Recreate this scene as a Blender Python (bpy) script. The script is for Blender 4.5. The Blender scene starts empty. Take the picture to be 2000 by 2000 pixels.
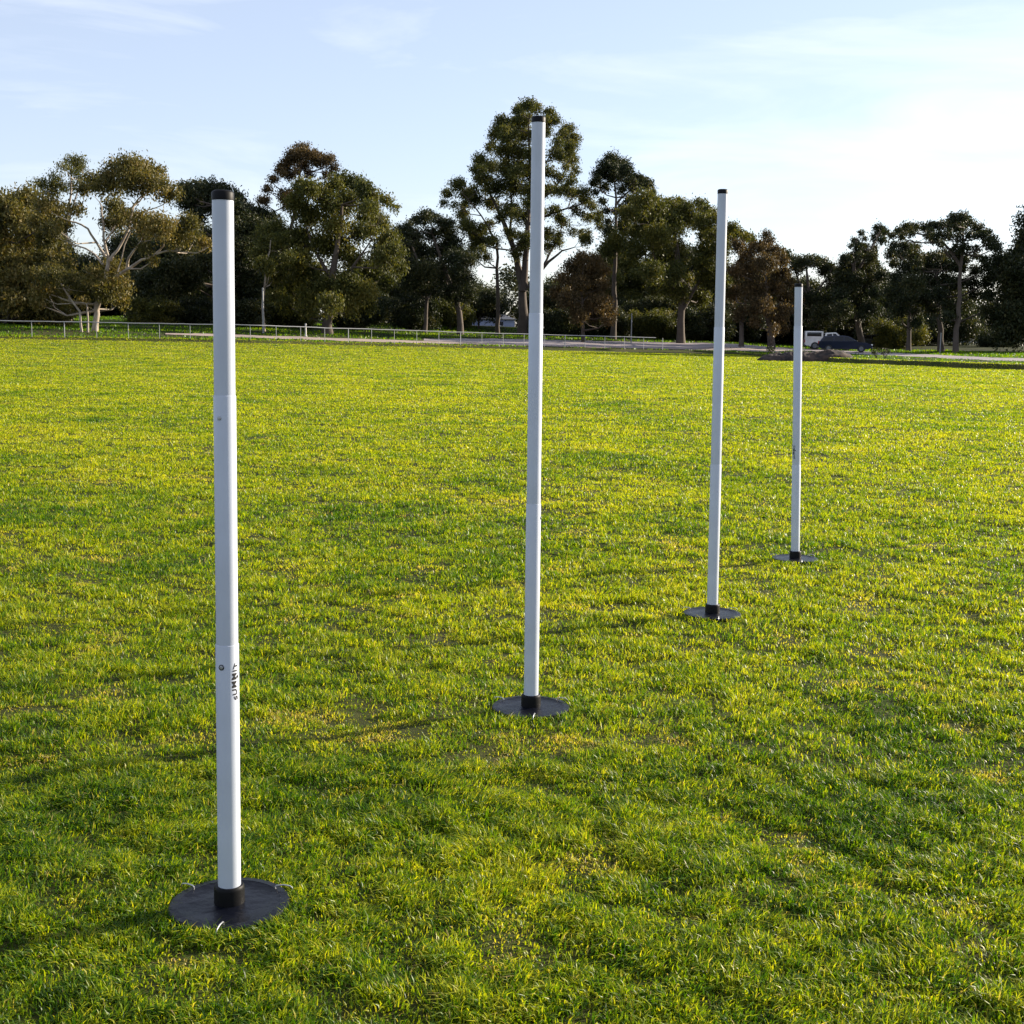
import bpy, bmesh, math, random
import numpy as np
from mathutils import Vector, Matrix

SC = bpy.context.scene
COL = SC.collection
R_ = math.radians

# ------------------------------------------------------------------ camera
F_PX, PITCH, ROLL, CAM_H = 2500.0, 0.1367, 0.0125, 1.44
cp, sp, cr, sr = math.cos(PITCH), math.sin(PITCH), math.cos(ROLL), math.sin(ROLL)
FW = np.array([0, cp, -sp])
RT = cr * np.array([1., 0, 0]) + sr * np.array([0, sp, cp])
UP = -sr * np.array([1., 0, 0]) + cr * np.array([0, sp, cp])
cam_d = bpy.data.cameras.new('camera')
cam = bpy.data.objects.new('camera', cam_d)
COL.objects.link(cam)
cam_d.sensor_width = 36
cam_d.lens = 36 * F_PX / 2000
cam_d.clip_start = 0.05
cam_d.clip_end = 4000
cam.matrix_world = Matrix(((RT[0], UP[0], -FW[0], 0), (RT[1], UP[1], -FW[1], 0),
                           (RT[2], UP[2], -FW[2], CAM_H), (0, 0, 0, 1)))
SC.camera = cam

# ------------------------------------------------------------------ sun and sky
SUN_AZ = R_(27)      # from +X towards +Y
SUN_EL = R_(19)
SUN_DIR = Vector((math.cos(SUN_EL) * math.cos(SUN_AZ), math.cos(SUN_EL) * math.sin(SUN_AZ), math.sin(SUN_EL)))
sd = bpy.data.lights.new('sun', 'SUN')
sd.energy = 5.0
sd.angle = R_(0.5)
sd.color = (1.0, 0.88, 0.70)
sun = bpy.data.objects.new('sun', sd)
COL.objects.link(sun)
sun.rotation_euler = SUN_DIR.to_track_quat('Z', 'Y').to_euler()

world = bpy.data.worlds.new('World')
SC.world = world
world.use_nodes = True
wn, wl = world.node_tree.nodes, world.node_tree.links
wn.clear()
wo = wn.new('ShaderNodeOutputWorld')
wb = wn.new('ShaderNodeBackground')
sky = wn.new('ShaderNodeTexSky')
sky.sky_type = 'NISHITA'
sky.sun_disc = False
sky.sun_elevation = SUN_EL
sky.sun_rotation = math.pi / 2 - SUN_AZ
sky.air_density = 1.0
sky.dust_density = 0.5
sky.ozone_density = 3.6
wb.inputs['Strength'].default_value = 0.082
tc = wn.new('ShaderNodeTexCoord')
mp = wn.new('ShaderNodeMapping')
mp.inputs['Scale'].default_value = (1.6, 1.0, 9.0)
mp.inputs['Rotation'].default_value = (0.0, 0.10, 0.0)
nz = wn.new('ShaderNodeTexNoise')
nz.inputs['Scale'].default_value = 2.6
nz.inputs['Detail'].default_value = 7
nz.inputs['Roughness'].default_value = 0.55
nz.inputs['Distortion'].default_value = 0.5
rp = wn.new('ShaderNodeValToRGB')
rp.color_ramp.elements[0].position = 0.46
rp.color_ramp.elements[0].color = (0.27, 0.27, 0.27, 1)
rp.color_ramp.elements[1].position = 0.74
rp.color_ramp.elements[1].color = (0.52, 0.52, 0.52, 1)
mxc = wn.new('ShaderNodeMix')
mxc.data_type = 'RGBA'
mxc.inputs[7].default_value = (7.5, 7.6, 8.0, 1)
wl.new(tc.outputs['Generated'], mp.inputs[0])
wl.new(mp.outputs[0], nz.inputs['Vector'])
wl.new(nz.outputs[0], rp.inputs[0])
wl.new(rp.outputs[0], mxc.inputs[0])
wt = wn.new('ShaderNodeMix')
wt.data_type = 'RGBA'
wt.blend_type = 'MULTIPLY'
wt.inputs[0].default_value = 1
wt.inputs[7].default_value = (1.05, 0.945, 0.97, 1)
wl.new(sky.outputs[0], wt.inputs[6])
wl.new(wt.outputs[2], mxc.inputs[6])
wl.new(mxc.outputs[2], wb.inputs['Color'])
wl.new(wb.outputs[0], wo.inputs[0])

SC.view_settings.view_transform = 'Standard'
SC.view_settings.look = 'None'
SC.view_settings.exposure = 1.22
SC.view_settings.gamma = 1
SC.render.engine = 'CYCLES'
SC.cycles.max_bounces = 6
SC.cycles.diffuse_bounces = 3
SC.cycles.transmission_bounces = 4
SC.cycles.caustics_reflective = False
SC.cycles.caustics_refractive = False
SC.cycles.use_denoising = True

rng = np.random.default_rng(11)
random.seed(5)

# ------------------------------------------------------------------ materials
def mat(name, col, rough=0.6, metal=0.0, noise=None, bump=0.0, spec=0.5, coat=0.0):
    m = bpy.data.materials.new(name)
    m.use_nodes = True
    nt = m.node_tree
    b = nt.nodes['Principled BSDF']
    b.inputs['Base Color'].default_value = (*col, 1)
    b.inputs['Roughness'].default_value = rough
    b.inputs['Metallic'].default_value = metal
    b.inputs['Specular IOR Level'].default_value = spec
    b.inputs['Coat Weight'].default_value = coat
    if noise:
        sc, amt, c2 = noise
        t = nt.nodes.new('ShaderNodeTexCoord')
        n = nt.nodes.new('ShaderNodeTexNoise')
        n.inputs['Scale'].default_value = sc
        n.inputs['Detail'].default_value = 6
        r = nt.nodes.new('ShaderNodeValToRGB')
        r.color_ramp.elements[0].position = 0.5 - amt
        r.color_ramp.elements[1].position = 0.5 + amt
        r.color_ramp.elements[0].color = (*col, 1)
        r.color_ramp.elements[1].color = (*c2, 1)
        nt.links.new(t.outputs['Object'], n.inputs['Vector'])
        nt.links.new(n.outputs[0], r.inputs[0])
        nt.links.new(r.outputs[0], b.inputs['Base Color'])
        if bump:
            bp = nt.nodes.new('ShaderNodeBump')
            bp.inputs['Strength'].default_value = bump
            bp.inputs['Distance'].default_value = 0.02
            nt.links.new(n.outputs[0], bp.inputs['Height'])
            nt.links.new(bp.outputs[0], b.inputs['Normal'])
    return m


def leafy(name, stops, trans=0.35, rough=0.55, tmul=(1.25, 1.2, 0.55), spec=0.2):
    """per-leaf 'tint' attribute 0..1 through a colour ramp, part of the light going through the leaf"""
    m = bpy.data.materials.new(name)
    m.use_nodes = True
    nt = m.node_tree
    N, L = nt.nodes, nt.links
    b = N['Principled BSDF']
    b.inputs['Roughness'].default_value = rough
    b.inputs['Specular IOR Level'].default_value = spec
    out = N['Material Output']
    at = N.new('ShaderNodeAttribute')
    at.attribute_name = 'tint'
    r = N.new('ShaderNodeValToRGB')
    el = r.color_ramp.elements
    while len(el) < len(stops):
        el.new(0.5)
    for e, (p, c) in zip(el, stops):
        e.position = p
        e.color = (*c, 1)
    L.new(at.outputs['Fac'], r.inputs[0])
    L.new(r.outputs[0], b.inputs['Base Color'])
    mul = N.new('ShaderNodeMix')
    mul.data_type = 'RGBA'
    mul.blend_type = 'MULTIPLY'
    mul.inputs[0].default_value = 1
    mul.inputs[7].default_value = (*tmul, 1)
    L.new(r.outputs[0], mul.inputs[6])
    tr = N.new('ShaderNodeBsdfTranslucent')
    L.new(mul.outputs[2], tr.inputs['Color'])
    mx = N.new('ShaderNodeMixShader')
    mx.inputs[0].default_value = trans
    L.new(b.outputs[0], mx.inputs[1])
    L.new(tr.outputs[0], mx.inputs[2])
    L.new(mx.outputs[0], out.inputs[0])
    return m


M = {}
M['pvc'] = mat('white_plastic', (0.50, 0.54, 0.625), 0.40, noise=(7.0, 0.22, (0.44, 0.475, 0.54)))
M['rubber'] = mat('black_rubber', (0.002, 0.0028, 0.006), 0.36, noise=(30, 0.3, (0.005, 0.006, 0.011)), bump=0.25, spec=0.16)
M['sleeve'] = mat('black_sleeve', (0.004, 0.004, 0.0045), 0.5, noise=(60, 0.3, (0.007, 0.007, 0.008)), spec=0.12)
M['wire'] = mat('zinc_wire', (0.40, 0.41, 0.42), 0.42, 0.8)
M['print'] = mat('black_print', (0.02, 0.018, 0.02), 0.5)
M['rail'] = mat('galvanised_steel', (0.42, 0.42, 0.42), 0.55, 0.3, noise=(1.5, 0.3, (0.33, 0.33, 0.34)))
M['grass'] = leafy('grass_blade', [(0.0, (0.020, 0.062, 0.003)), (0.28, (0.080, 0.165, 0.004)),
                                   (0.60, (0.290, 0.336, 0.010)), (0.84, (0.45, 0.42, 0.025)), (1.0, (0.40, 0.30, 0.15))],
                   trans=0.50, rough=0.42, tmul=(1.54, 1.50, 0.48), spec=0.27)
M['leaf_olive'] = leafy('olive_leaf', [(0, (0.040, 0.045, 0.017)), (0.5, (0.115, 0.105, 0.030)), (1, (0.235, 0.165, 0.052))], 0.32)
M['leaf_green'] = leafy('green_leaf', [(0, (0.030, 0.040, 0.014)), (0.5, (0.082, 0.090, 0.020)), (1, (0.185, 0.155, 0.032))], 0.32)
M['leaf_dark'] = leafy('dark_leaf', [(0, (0.012, 0.020, 0.011)), (0.5, (0.032, 0.042, 0.016)), (1, (0.090, 0.080, 0.026))], 0.24)
M['leaf_brown'] = leafy('brown_leaf', [(0, (0.036, 0.030, 0.015)), (0.5, (0.092, 0.064, 0.028)), (1, (0.180, 0.108, 0.044))], 0.30)
M['bark_pale'] = mat('pale_bark', (0.44, 0.38, 0.31), 0.8, noise=(1.2, 0.2, (0.20, 0.15, 0.11)))
M['bark_dark'] = mat('dark_bark', (0.060, 0.045, 0.036), 0.9, noise=(1.5, 0.3, (0.11, 0.085, 0.065)))
M['soil'] = mat('mound_soil', (0.008, 0.006, 0.006), 0.95, noise=(2.6, 0.14, (0.060, 0.038, 0.028)), bump=0.8)
M['asphalt'] = mat('asphalt', (0.20, 0.175, 0.185), 0.75, noise=(0.15, 0.25, (0.31, 0.26, 0.26)))
M['gravel'] = mat('pink_gravel', (0.36, 0.275, 0.24), 0.9, noise=(0.35, 0.2, (0.24, 0.19, 0.16)))

# ground: turf with thatch and dry patches, all from object-space noise
gm = bpy.data.materials.new('turf')
gm.use_nodes = True
N, L = gm.node_tree.nodes, gm.node_tree.links
gb = N['Principled BSDF']
gb.inputs['Roughness'].default_value = 0.9
gb.inputs['Specular IOR Level'].default_value = 0.15
gt = N.new('ShaderNodeTexCoord')
def noise_node(scale, detail=5, rough=0.6):
    n = N.new('ShaderNodeTexNoise')
    n.inputs['Scale'].default_value = scale
    n.inputs['Detail'].default_value = detail
    n.inputs['Roughness'].default_value = rough
    L.new(gt.outputs['Object'], n.inputs['Vector'])
    return n
def ramp(fac, stops):
    r = N.new('ShaderNodeValToRGB')
    el = r.color_ramp.elements
    while len(el) < len(stops):
        el.new(0.5)
    for e, (p, c) in zip(el, stops):
        e.position = p
        e.color = (*c, 1)
    L.new(fac, r.inputs[0])
    return r
n1 = noise_node(0.35, 8, 0.65)
r1 = ramp(n1.outputs[0], [(0.30, (0.030, 0.044, 0.006)), (0.5, (0.050, 0.058, 0.009)), (0.68, (0.080, 0.070, 0.022))])
n2 = noise_node(1.1, 9, 0.7)
r2 = ramp(n2.outputs[0], [(0.60, (0, 0, 0)), (0.74, (1, 1, 1))])
mg = N.new('ShaderNodeMix')
mg.data_type = 'RGBA'
mg.inputs[7].default_value = (0.14, 0.10, 0.055, 1)
L.new(r2.outputs[0], mg.inputs[0])
L.new(r1.outputs[0], mg.inputs[6])
n3 = noise_node(14, 8, 0.75)
r3 = ramp(n3.outputs[0], [(0.33, (0.45, 0.45, 0.42)), (0.62, (1.0, 1.0, 1.0))])
mg2 = N.new('ShaderNodeMix')
mg2.data_type = 'RGBA'
mg2.blend_type = 'MULTIPLY'
mg2.inputs[0].default_value = 1.0
L.new(mg.outputs[2], mg2.inputs[6])
L.new(r3.outputs[0], mg2.inputs[7])
L.new(mg2.outputs[2], gb.inputs['Base Color'])
bp = N.new('ShaderNodeBump')
bp.inputs['Strength'].default_value = 0.6
bp.inputs['Distance'].default_value = 0.05
L.new(n3.outputs[0], bp.inputs['Height'])
L.new(bp.outputs[0], gb.inputs['Normal'])
M['turf'] = gm

# ------------------------------------------------------------------ object helpers
def tag(o, label=None, cat=None, group=None, kind=None):
    if label: o['label'] = label
    if cat: o['category'] = cat
    if group: o['group'] = group
    if kind: o['kind'] = kind
    return o

def empty(name, loc, rz=0.0):
    o = bpy.data.objects.new(name, None)
    o.empty_display_size = 0.2
    COL.objects.link(o)
    o.location = loc
    o.rotation_euler.z = rz
    return o

def link_mesh(name, me, m, parent=None):
    o = bpy.data.objects.new(name, me)
    COL.objects.link(o)
    if m is not None and not me.materials:
        me.materials.append(m)
    if parent is not None:
        o.parent = parent
    return o

def np_mesh(name, verts, faces, k, attrs=None):
    """verts (n,3); faces (m,k) flat int array, all of k corners"""
    me = bpy.data.meshes.new(name)
    me.vertices.add(len(verts))
    me.vertices.foreach_set('co', np.asarray(verts, np.float32).ravel())
    me.loops.add(len(faces) * k)
    me.loops.foreach_set('vertex_index', np.asarray(faces, np.int32).ravel())
    me.polygons.add(len(faces))
    me.polygons.foreach_set('loop_start', np.arange(0, len(faces) * k, k, dtype=np.int32))
    for an, (dom, data) in (attrs or {}).items():
        a = me.attributes.new(an, 'FLOAT', dom)
        a.data.foreach_set('value', np.asarray(data, np.float32))
    me.update(calc_edges=True)
    return me

class MB:
    """collects shapes in a bmesh"""
    def __init__(s):
        s.bm = bmesh.new()
    def box(s, c, d, rz=0.0, bev=0.0):
        r = bmesh.ops.create_cube(s.bm, size=1)
        m = Matrix.Translation(c) @ Matrix.Rotation(rz, 4, 'Z') @ Matrix.Diagonal((*d, 1))
        bmesh.ops.transform(s.bm, matrix=m, verts=r['verts'])
        if bev:
            es = list({e for v in r['verts'] for e in v.link_edges})
            bmesh.ops.bevel(s.bm, geom=es, offset=bev, segments=2, affect='EDGES', profile=0.5)
        return s
    def lathe(s, prof, seg=48, axis='Z', at=(0, 0, 0)):
        rings = []
        for r, z in prof:
            ring = []
            for i in range(seg):
                a = 2 * math.pi * i / seg
                p = (r * math.cos(a), r * math.sin(a), z)
                if axis == 'Y':
                    p = (p[0], p[2], p[1])
                ring.append(s.bm.verts.new((p[0] + at[0], p[1] + at[1], p[2] + at[2])))
            rings.append(ring)
        for a, b in zip(rings, rings[1:]):
            for i in range(seg):
                j = (i + 1) % seg
                s.bm.faces.new((a[i], a[j], b[j], b[i]))
        s.bm.faces.new(rings[0][::-1])
        s.bm.faces.new(rings[-1])
        return s
    def tube(s, pts, rad, seg=8):
        pts = [Vector(p) for p in pts]
        if not hasattr(rad, '__len__'):
            rad = [rad] * len(pts)
        rings = []
        side = None
        for i, p in enumerate(pts):
            t = (pts[min(i + 1, len(pts) - 1)] - pts[max(i - 1, 0)]).normalized()
            if side is None:
                side = t.orthogonal().normalized()
            side = (side - t * side.dot(t)).normalized()
            up = t.cross(side)
            rings.append([s.bm.verts.new(p + (side * math.cos(2 * math.pi * k / seg) + up * math.sin(2 * math.pi * k / seg)) * rad[i]) for k in range(seg)])
        for a, b in zip(rings, rings[1:]):
            for k in range(seg):
                s.bm.faces.new((a[k], a[(k + 1) % seg], b[(k + 1) % seg], b[k]))
        s.bm.faces.new(rings[0][::-1])
        s.bm.faces.new(rings[-1])
        return s
    def prism(s, poly, y0, y1, inset=None):
        """polygon in xz extruded along y; inset(x,z)->dy shrinks both sides"""
        a, b = [], []
        for x, z in poly:
            d = inset(x, z) if inset else 0
            a.append(s.bm.verts.new((x, y0 + d, z)))
            b.append(s.bm.verts.new((x, y1 - d, z)))
        n = len(poly)
        s.bm.faces.new(a)
        s.bm.faces.new(b[::-1])
        for i in range(n):
            j = (i + 1) % n
            s.bm.faces.new((a[j], a[i], b[i], b[j]))
        return s
    def build(s, name, m, parent=None, smooth=False, angle=40):
        bmesh.ops.recalc_face_normals(s.bm, faces=s.bm.faces)
        me = bpy.data.meshes.new(name)
        if smooth:
            for f in s.bm.faces:
                f.smooth = True
            for e in s.bm.edges:
                if len(e.link_faces) == 2 and e.calc_face_angle(0) > R_(angle):
                    e.smooth = False
        s.bm.to_mesh(me)
        s.bm.free()
        return link_mesh(name, me, m, parent)

# ------------------------------------------------------------------ noise and terrain
def vnoise(x, y, seed=0):
    xi = np.floor(x).astype(np.int64)
    yi = np.floor(y).astype(np.int64)
    fx, fy = x - xi, y - yi
    fx = fx * fx * (3 - 2 * fx)
    fy = fy * fy * (3 - 2 * fy)
    def h(a, b):
        n = (a * 374761393 + b * 668265263 + seed * 974634777) & 0xFFFFFFFF
        n = ((n ^ (n >> 13)) * 1274126177) & 0xFFFFFFFF
        return ((n ^ (n >> 16)) & 0xFFFF) / 65535.0
    return (h(xi, yi) * (1 - fx) * (1 - fy) + h(xi + 1, yi) * fx * (1 - fy)
            + h(xi, yi + 1) * (1 - fx) * fy + h(xi + 1, yi + 1) * fx * fy)

def fbm(x, y, oct=3, seed=0):
    s, a, t = 0, 1.0, 0
    for i in range(oct):
        s = s + a * vnoise(x * 2 ** i + 17.3 * i, y * 2 ** i - 9.1 * i, seed + i)
        t += a
        a *= 0.5
    return s / t

A_K = np.array([-0.40, -0.20, -0.02, 0.14, 0.20, 0.25, 0.37, 0.60])
E_K = np.array([90, 96, 110, 122, 100, 82, 68, 60.])
V_K = np.array([0, 0.7, 5, 10, 18, 30, 60, 120, 400.])
G_K = np.array([
    [.79, .65, .34, .15, .02, 0, 0, 0],
    [.95, .88, .55, .30, .25, .28, .30, .30],
    [1.2, 0.98, .65, .33, .27, .27, .28, .28],
    [1.6, 1.2, .85, .6, .3, .3, .27, .28],
    [1.8, 1.5, 1.15, .9, .32, .25, .28, .3],
    [2.1, 2.0, 1.5, 1.3, .45, .22, .3, .35],
    [3.0, 3.2, 2.6, 1.6, .80, .45, .5, .6],
    [3.5, 3.8, 3.2, 2.5, 1.8, 1.4, 1.3, 1.3],
    [4.5, 4.8, 4.5, 4.0, 3.5, 3.0, 3.0, 3.0]])
POSTS = [  # base x,y ; top offset ; height ; joints ; text ; base px label
    dict(b=(-0.700, 3.063), top=(-0.685, 3.063, 1.772), j=(0.688, 1.295)),
    dict(b=(0.083, 4.825), top=(0.079, 4.825, 2.239), j=(0.813, 1.528)),
    dict(b=(1.056, 6.574), top=(1.036, 6.577, 2.185), j=(0.80, 1.499)),
    dict(b=(1.867, 8.305), top=(1.816, 8.316, 1.799), j=(0.635, 1.530)),
]

def edge_R(a):
    return np.interp(a, A_K, E_K) * np.sqrt(1 + np.clip(a, -.6, .8) ** 2)

def terrain(x, y, relief=True):
    x = np.asarray(x, float)
    y = np.asarray(y, float)
    r = np.hypot(x, y)
    a = np.where(y > 0.2, x / np.maximum(y, 0.2), np.sign(x) * 5)
    a = np.clip(a, -0.40, 0.60)
    Rr = edge_R(a)
    g0 = np.interp(a, A_K, G_K[0])
    t = np.clip((r / Rr - 0.40) / 0.60, 0, 1)
    g = g0 * t * t
    v = r - Rr
    cols = np.stack([np.interp(a, A_K, row) for row in G_K])      # (nv, ...)
    k = np.clip(np.searchsorted(V_K, v) - 1, 0, len(V_K) - 2)
    kk = k[None]
    c0 = np.take_along_axis(cols, kk, 0)[0]
    c1 = np.take_along_axis(cols, kk + 1, 0)[0]
    f = np.clip((v - V_K[k]) / (V_K[k + 1] - V_K[k]), 0, 1)
    f = np.where(k == 0, f * f * (3 - 2 * f), f)
    g = np.where(v > 0, c0 + (c1 - c0) * f, g)
    if relief:
        rel = (fbm(x * 3.4, y * 3.4, 3, 3) - 0.5) * 0.042 + (fbm(x * 0.55, y * 0.55, 2, 8) - 0.5) * 0.055
        for p in POSTS:
            d = np.hypot(x - p['b'][0], y - p['b'][1])
            w = np.clip((d - 0.17) / 0.25, 0, 1)
            rel = rel * w
        g = g + rel
    return g

def ground_z(x, y):
    return float(terrain(np.array([x]), np.array([y]))[0])

# polar sheet round the camera's foot, reaching the horizon
th = np.concatenate([np.radians(np.arange(-180, -46, 5.0)), np.radians(np.arange(-46, 46.01, 0.3)), np.radians(np.arange(50, 179, 5.0))])
na = len(th)
fr = np.concatenate([np.geomspace(0.004, 0.97, 470)])
vout = np.array([-2.2, -1.6, -1.1, -.7, -.4, -.15, 0, .12, .24, .36, .48, .6, .75, 1, 1.5, 2.2, 3, 4, 5, 6, 7, 8.5, 10, 12, 14, 16, 18, 21, 24, 27, 30, 36, 44, 52, 60, 75, 90, 120, 160, 220, 320, 500, 900, 1800])
Rt = edge_R(np.clip(np.where(np.abs(th) < 1.3, np.tan(np.clip(th, -1.3, 1.3)), np.sign(th) * 5), -.40, .60))
rad = np.vstack([fr[:, None] * Rt[None], Rt[None] + vout[:, None]])
X = rad * np.sin(th)[None]
Y = rad * np.cos(th)[None]
Z = terrain(X, Y)
nr = rad.shape[0]
V = np.stack([X, Y, Z], -1).reshape(-1, 3)
i, j = np.meshgrid(np.arange(nr - 1), np.arange(na), indexing='ij')
j2 = (j + 1) % na
Fq = np.stack([i * na + j, (i + 1) * na + j, (i + 1) * na + j2, i * na + j2], -1).reshape(-1, 4)
ctr = len(V)
me = np_mesh('ground', V, Fq[:, ::-1], 4)
gro = link_mesh('ground', me, M['turf'])
for p in me.polygons:
    pass
me.shade_smooth()
tag(gro, 'wide mown sports field rising to a low bank at its far side', kind='structure')

def ribbon(name, m, knots, label, lift=0.02, step=0.004):
    """a strip laid on the terrain; knots (a, v0, v1)"""
    ks = np.array(knots, float)
    aa = np.arange(ks[0, 0], ks[-1, 0] + 1e-6, step)
    nv = 14 if ks[:, 2].max() < 100 else 60
    v0 = np.interp(aa, ks[:, 0], ks[:, 1])
    v1 = np.interp(aa, ks[:, 0], ks[:, 2])
    wob = (fbm(aa * 40, aa * 0 + 3.3, 3, 21) - .5)
    f = (np.linspace(0, 1, nv) ** (1 if nv == 14 else 1.6))[:, None]
    vv = v0[None] * (1 - f) + v1[None] * f + wob[None] * 0.8
    r = edge_R(aa)[None] + vv
    t = np.arctan(aa)[None]
    x, y = r * np.sin(t), r * np.cos(t)
    z = terrain(x, y) + lift
    n = len(aa)
    V = np.stack([x, y, z], -1).reshape(-1, 3)
    i, j = np.meshgrid(np.arange(nv - 1), np.arange(n - 1), indexing='ij')
    F = np.stack([i * n + j, i * n + j + 1, (i + 1) * n + j + 1, (i + 1) * n + j], -1).reshape(-1, 4)
    o = link_mesh(name, np_mesh(name, V, F, 4), m)
    tag(o, label, kind='structure')
    return o

ribbon('road', M['asphalt'], [(-.07, 9, 13), (-.02, 7, 17), (.05, 6, 18), (.14, 6, 18), (.19, 22, 36), (.25, 36, 50), (.30, 22, 40), (.373, 11, 27), (.6, 10, 26)],
       'grey asphalt road curving behind the field', 0.03)
ribbon('path', M['gravel'], [(-.27, 7.2, 9), (-.22, 6.0, 10), (-.10, 3.2, 8.5), (-.02, 3.5, 6.8), (.05, 2.5, 5.8), (.14, 1.8, 5.6), (.19, 8, 20), (.21, 14, 28)],
       'pale pinkish gravel path between the field and the trees', 0.045)

M['litter_shade'] = mat('litter_painted_shade', (0.012, 0.017, 0.006), 1.0, noise=(0.6, 0.16, (0.040, 0.046, 0.012)), spec=0.05)  # litter colour made near black to carry the shade under the trees
ribbon('woodland_floor_shade', M['litter_shade'], [(-.6, 22, 170), (-.33, 20, 170), (-.28, 13, 170), (-.2, 13, 170), (-.1, 13, 170), (-.02, 18.5, 170), (.05, 20, 170), (.14, 20, 170), (.19, 40, 170), (.25, 52, 170), (.30, 50, 170), (.373, 42, 170), (.6, 42, 170)],
       'leaf littered ground under the trees, their shade painted into its dark colour', 0.02)

# ------------------------------------------------------------------ grass blades
def make_grass():
    zs = []
    total = 2400000
    # radial density ~ z^-0.8 between 2.3 and 105 m, lateral uniform in tan(angle)
    lo, hi = 2.2, 110.0
    near = int(total * 0.16)
    u = rng.random(near)
    z1_ = np.sqrt(lo ** 2 + u * (4.2 ** 2 - lo ** 2))
    u = rng.random(total - near)
    e = 0.22
    z2_ = (4.2 ** e + u * (hi ** e - 4.2 ** e)) ** (1 / e)
    y = np.concatenate([z1_, z2_])
    a = rng.uniform(-0.50, 0.50, len(y))
    x = a * y
    # clumping
    g1 = fbm(x * 11.0, y * 11.0, 3, 31)
    g2 = fbm(x * 0.9, y * 0.9, 3, 41)
    g3 = fbm(x * 2.3, y * 2.3, 2, 51)
    g4 = fbm(x * 3.6 + 40, y * 3.6, 3, 61)
    keep = rng.random(len(x)) < np.clip((g1 - .22) * 2.7, .36, 1)
    r = np.hypot(x, y)
    keep &= (r - edge_R(np.clip(a, -.4, .6))) < 3.0
    for p in POSTS:
        keep &= np.hypot(x - p['b'][0], y - p['b'][1]) > 0.152
    x, y, g1, g2, g3, g4 = [q[keep] for q in (x, y, g1, g2, g3, g4)]
    n = len(x)
    z = terrain(x, y) - 0.004
    s = np.maximum(y / 4.2, 1.0)
    w = 0.0036 * s ** 0.84 * rng.uniform(0.7, 1.35, n)
    hgt = (0.012 + 0.016 * g3 + 0.030 * (g1 - .35)).clip(.006) * (0.4 + 1.1 * rng.random(n)) * s ** 0.16
    hgt *= np.where(g4 > .66, .65, 1.0)
    for p in POSTS:
        d_ = np.hypot(x - p['b'][0], y - p['b'][1])
        hgt = np.where(d_ < .20, np.maximum(hgt, .032), hgt)
    ang = rng.uniform(0, 2 * np.pi, n)
    wx, wy = np.cos(ang), np.sin(ang)
    # lean: own direction plus a shared drift of the tuft
    la = ang + np.pi / 2 + rng.normal(0, 0.9, n)
    lean = rng.gamma(2.2, 0.36, n).clip(0, 1.6) * hgt
    tx = np.cos(la) * lean + (vnoise(x * 9, y * 9, 71) - .5) * hgt * 0.7
    ty = np.sin(la) * lean + (vnoise(x * 9, y * 9, 72) - .5) * hgt * 0.7
    P = np.stack([x, y, z], -1)
    W = np.stack([wx, wy, np.zeros(n)], -1) * w[:, None] * 0.5
    mid = P + np.stack([tx * 0.35, ty * 0.35, hgt * 0.62], -1)
    tip = P + np.stack([tx, ty, hgt * (1 - 0.25 * np.minimum(lean / np.maximum(hgt, 1e-4), 1.4))], -1)
    Vv = np.stack([P - W, P + W, mid + W * 0.85, mid - W * 0.85, tip], 1).reshape(-1, 3)
    b = np.arange(n)[:, None] * 5
    tri = np.concatenate([b + np.array([[0, 1, 2]]), b + np.array([[0, 2, 3]]), b + np.array([[3, 2, 4]])], 1).reshape(-1, 3)
    tint = 0.13 + 0.42 * g2 + 0.34 * (vnoise(x * 18, y * 18, 77) - .3) + rng.normal(0, 0.20, n) * s ** -0.6 + 0.18 * (g4 - .5) + 0.17 * (1 - 1 / s)
    streak = np.clip((fbm(x * 1.3 + 9, y * 0.8, 3, 81) - .58) * 6, 0, 1)
    tint -= 0.15 * streak
    dryp = np.clip((g4 - 0.70) * 5, 0, 0.6) * s ** -0.35
    dry = rng.random(n) < (0.03 * s ** -0.5 + dryp)
    tint = np.where(dry, rng.uniform(0.82, 1.0, n), np.clip(tint, 0, 0.80))
    me = np_mesh('grass', Vv, tri, 3, {'tint': ('FACE', np.repeat(tint, 3))})
    o = link_mesh('grass', me, M['grass'])
    tag(o, 'short tufted green lawn grass covering the field', 'grass', kind='stuff')
make_grass()

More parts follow.
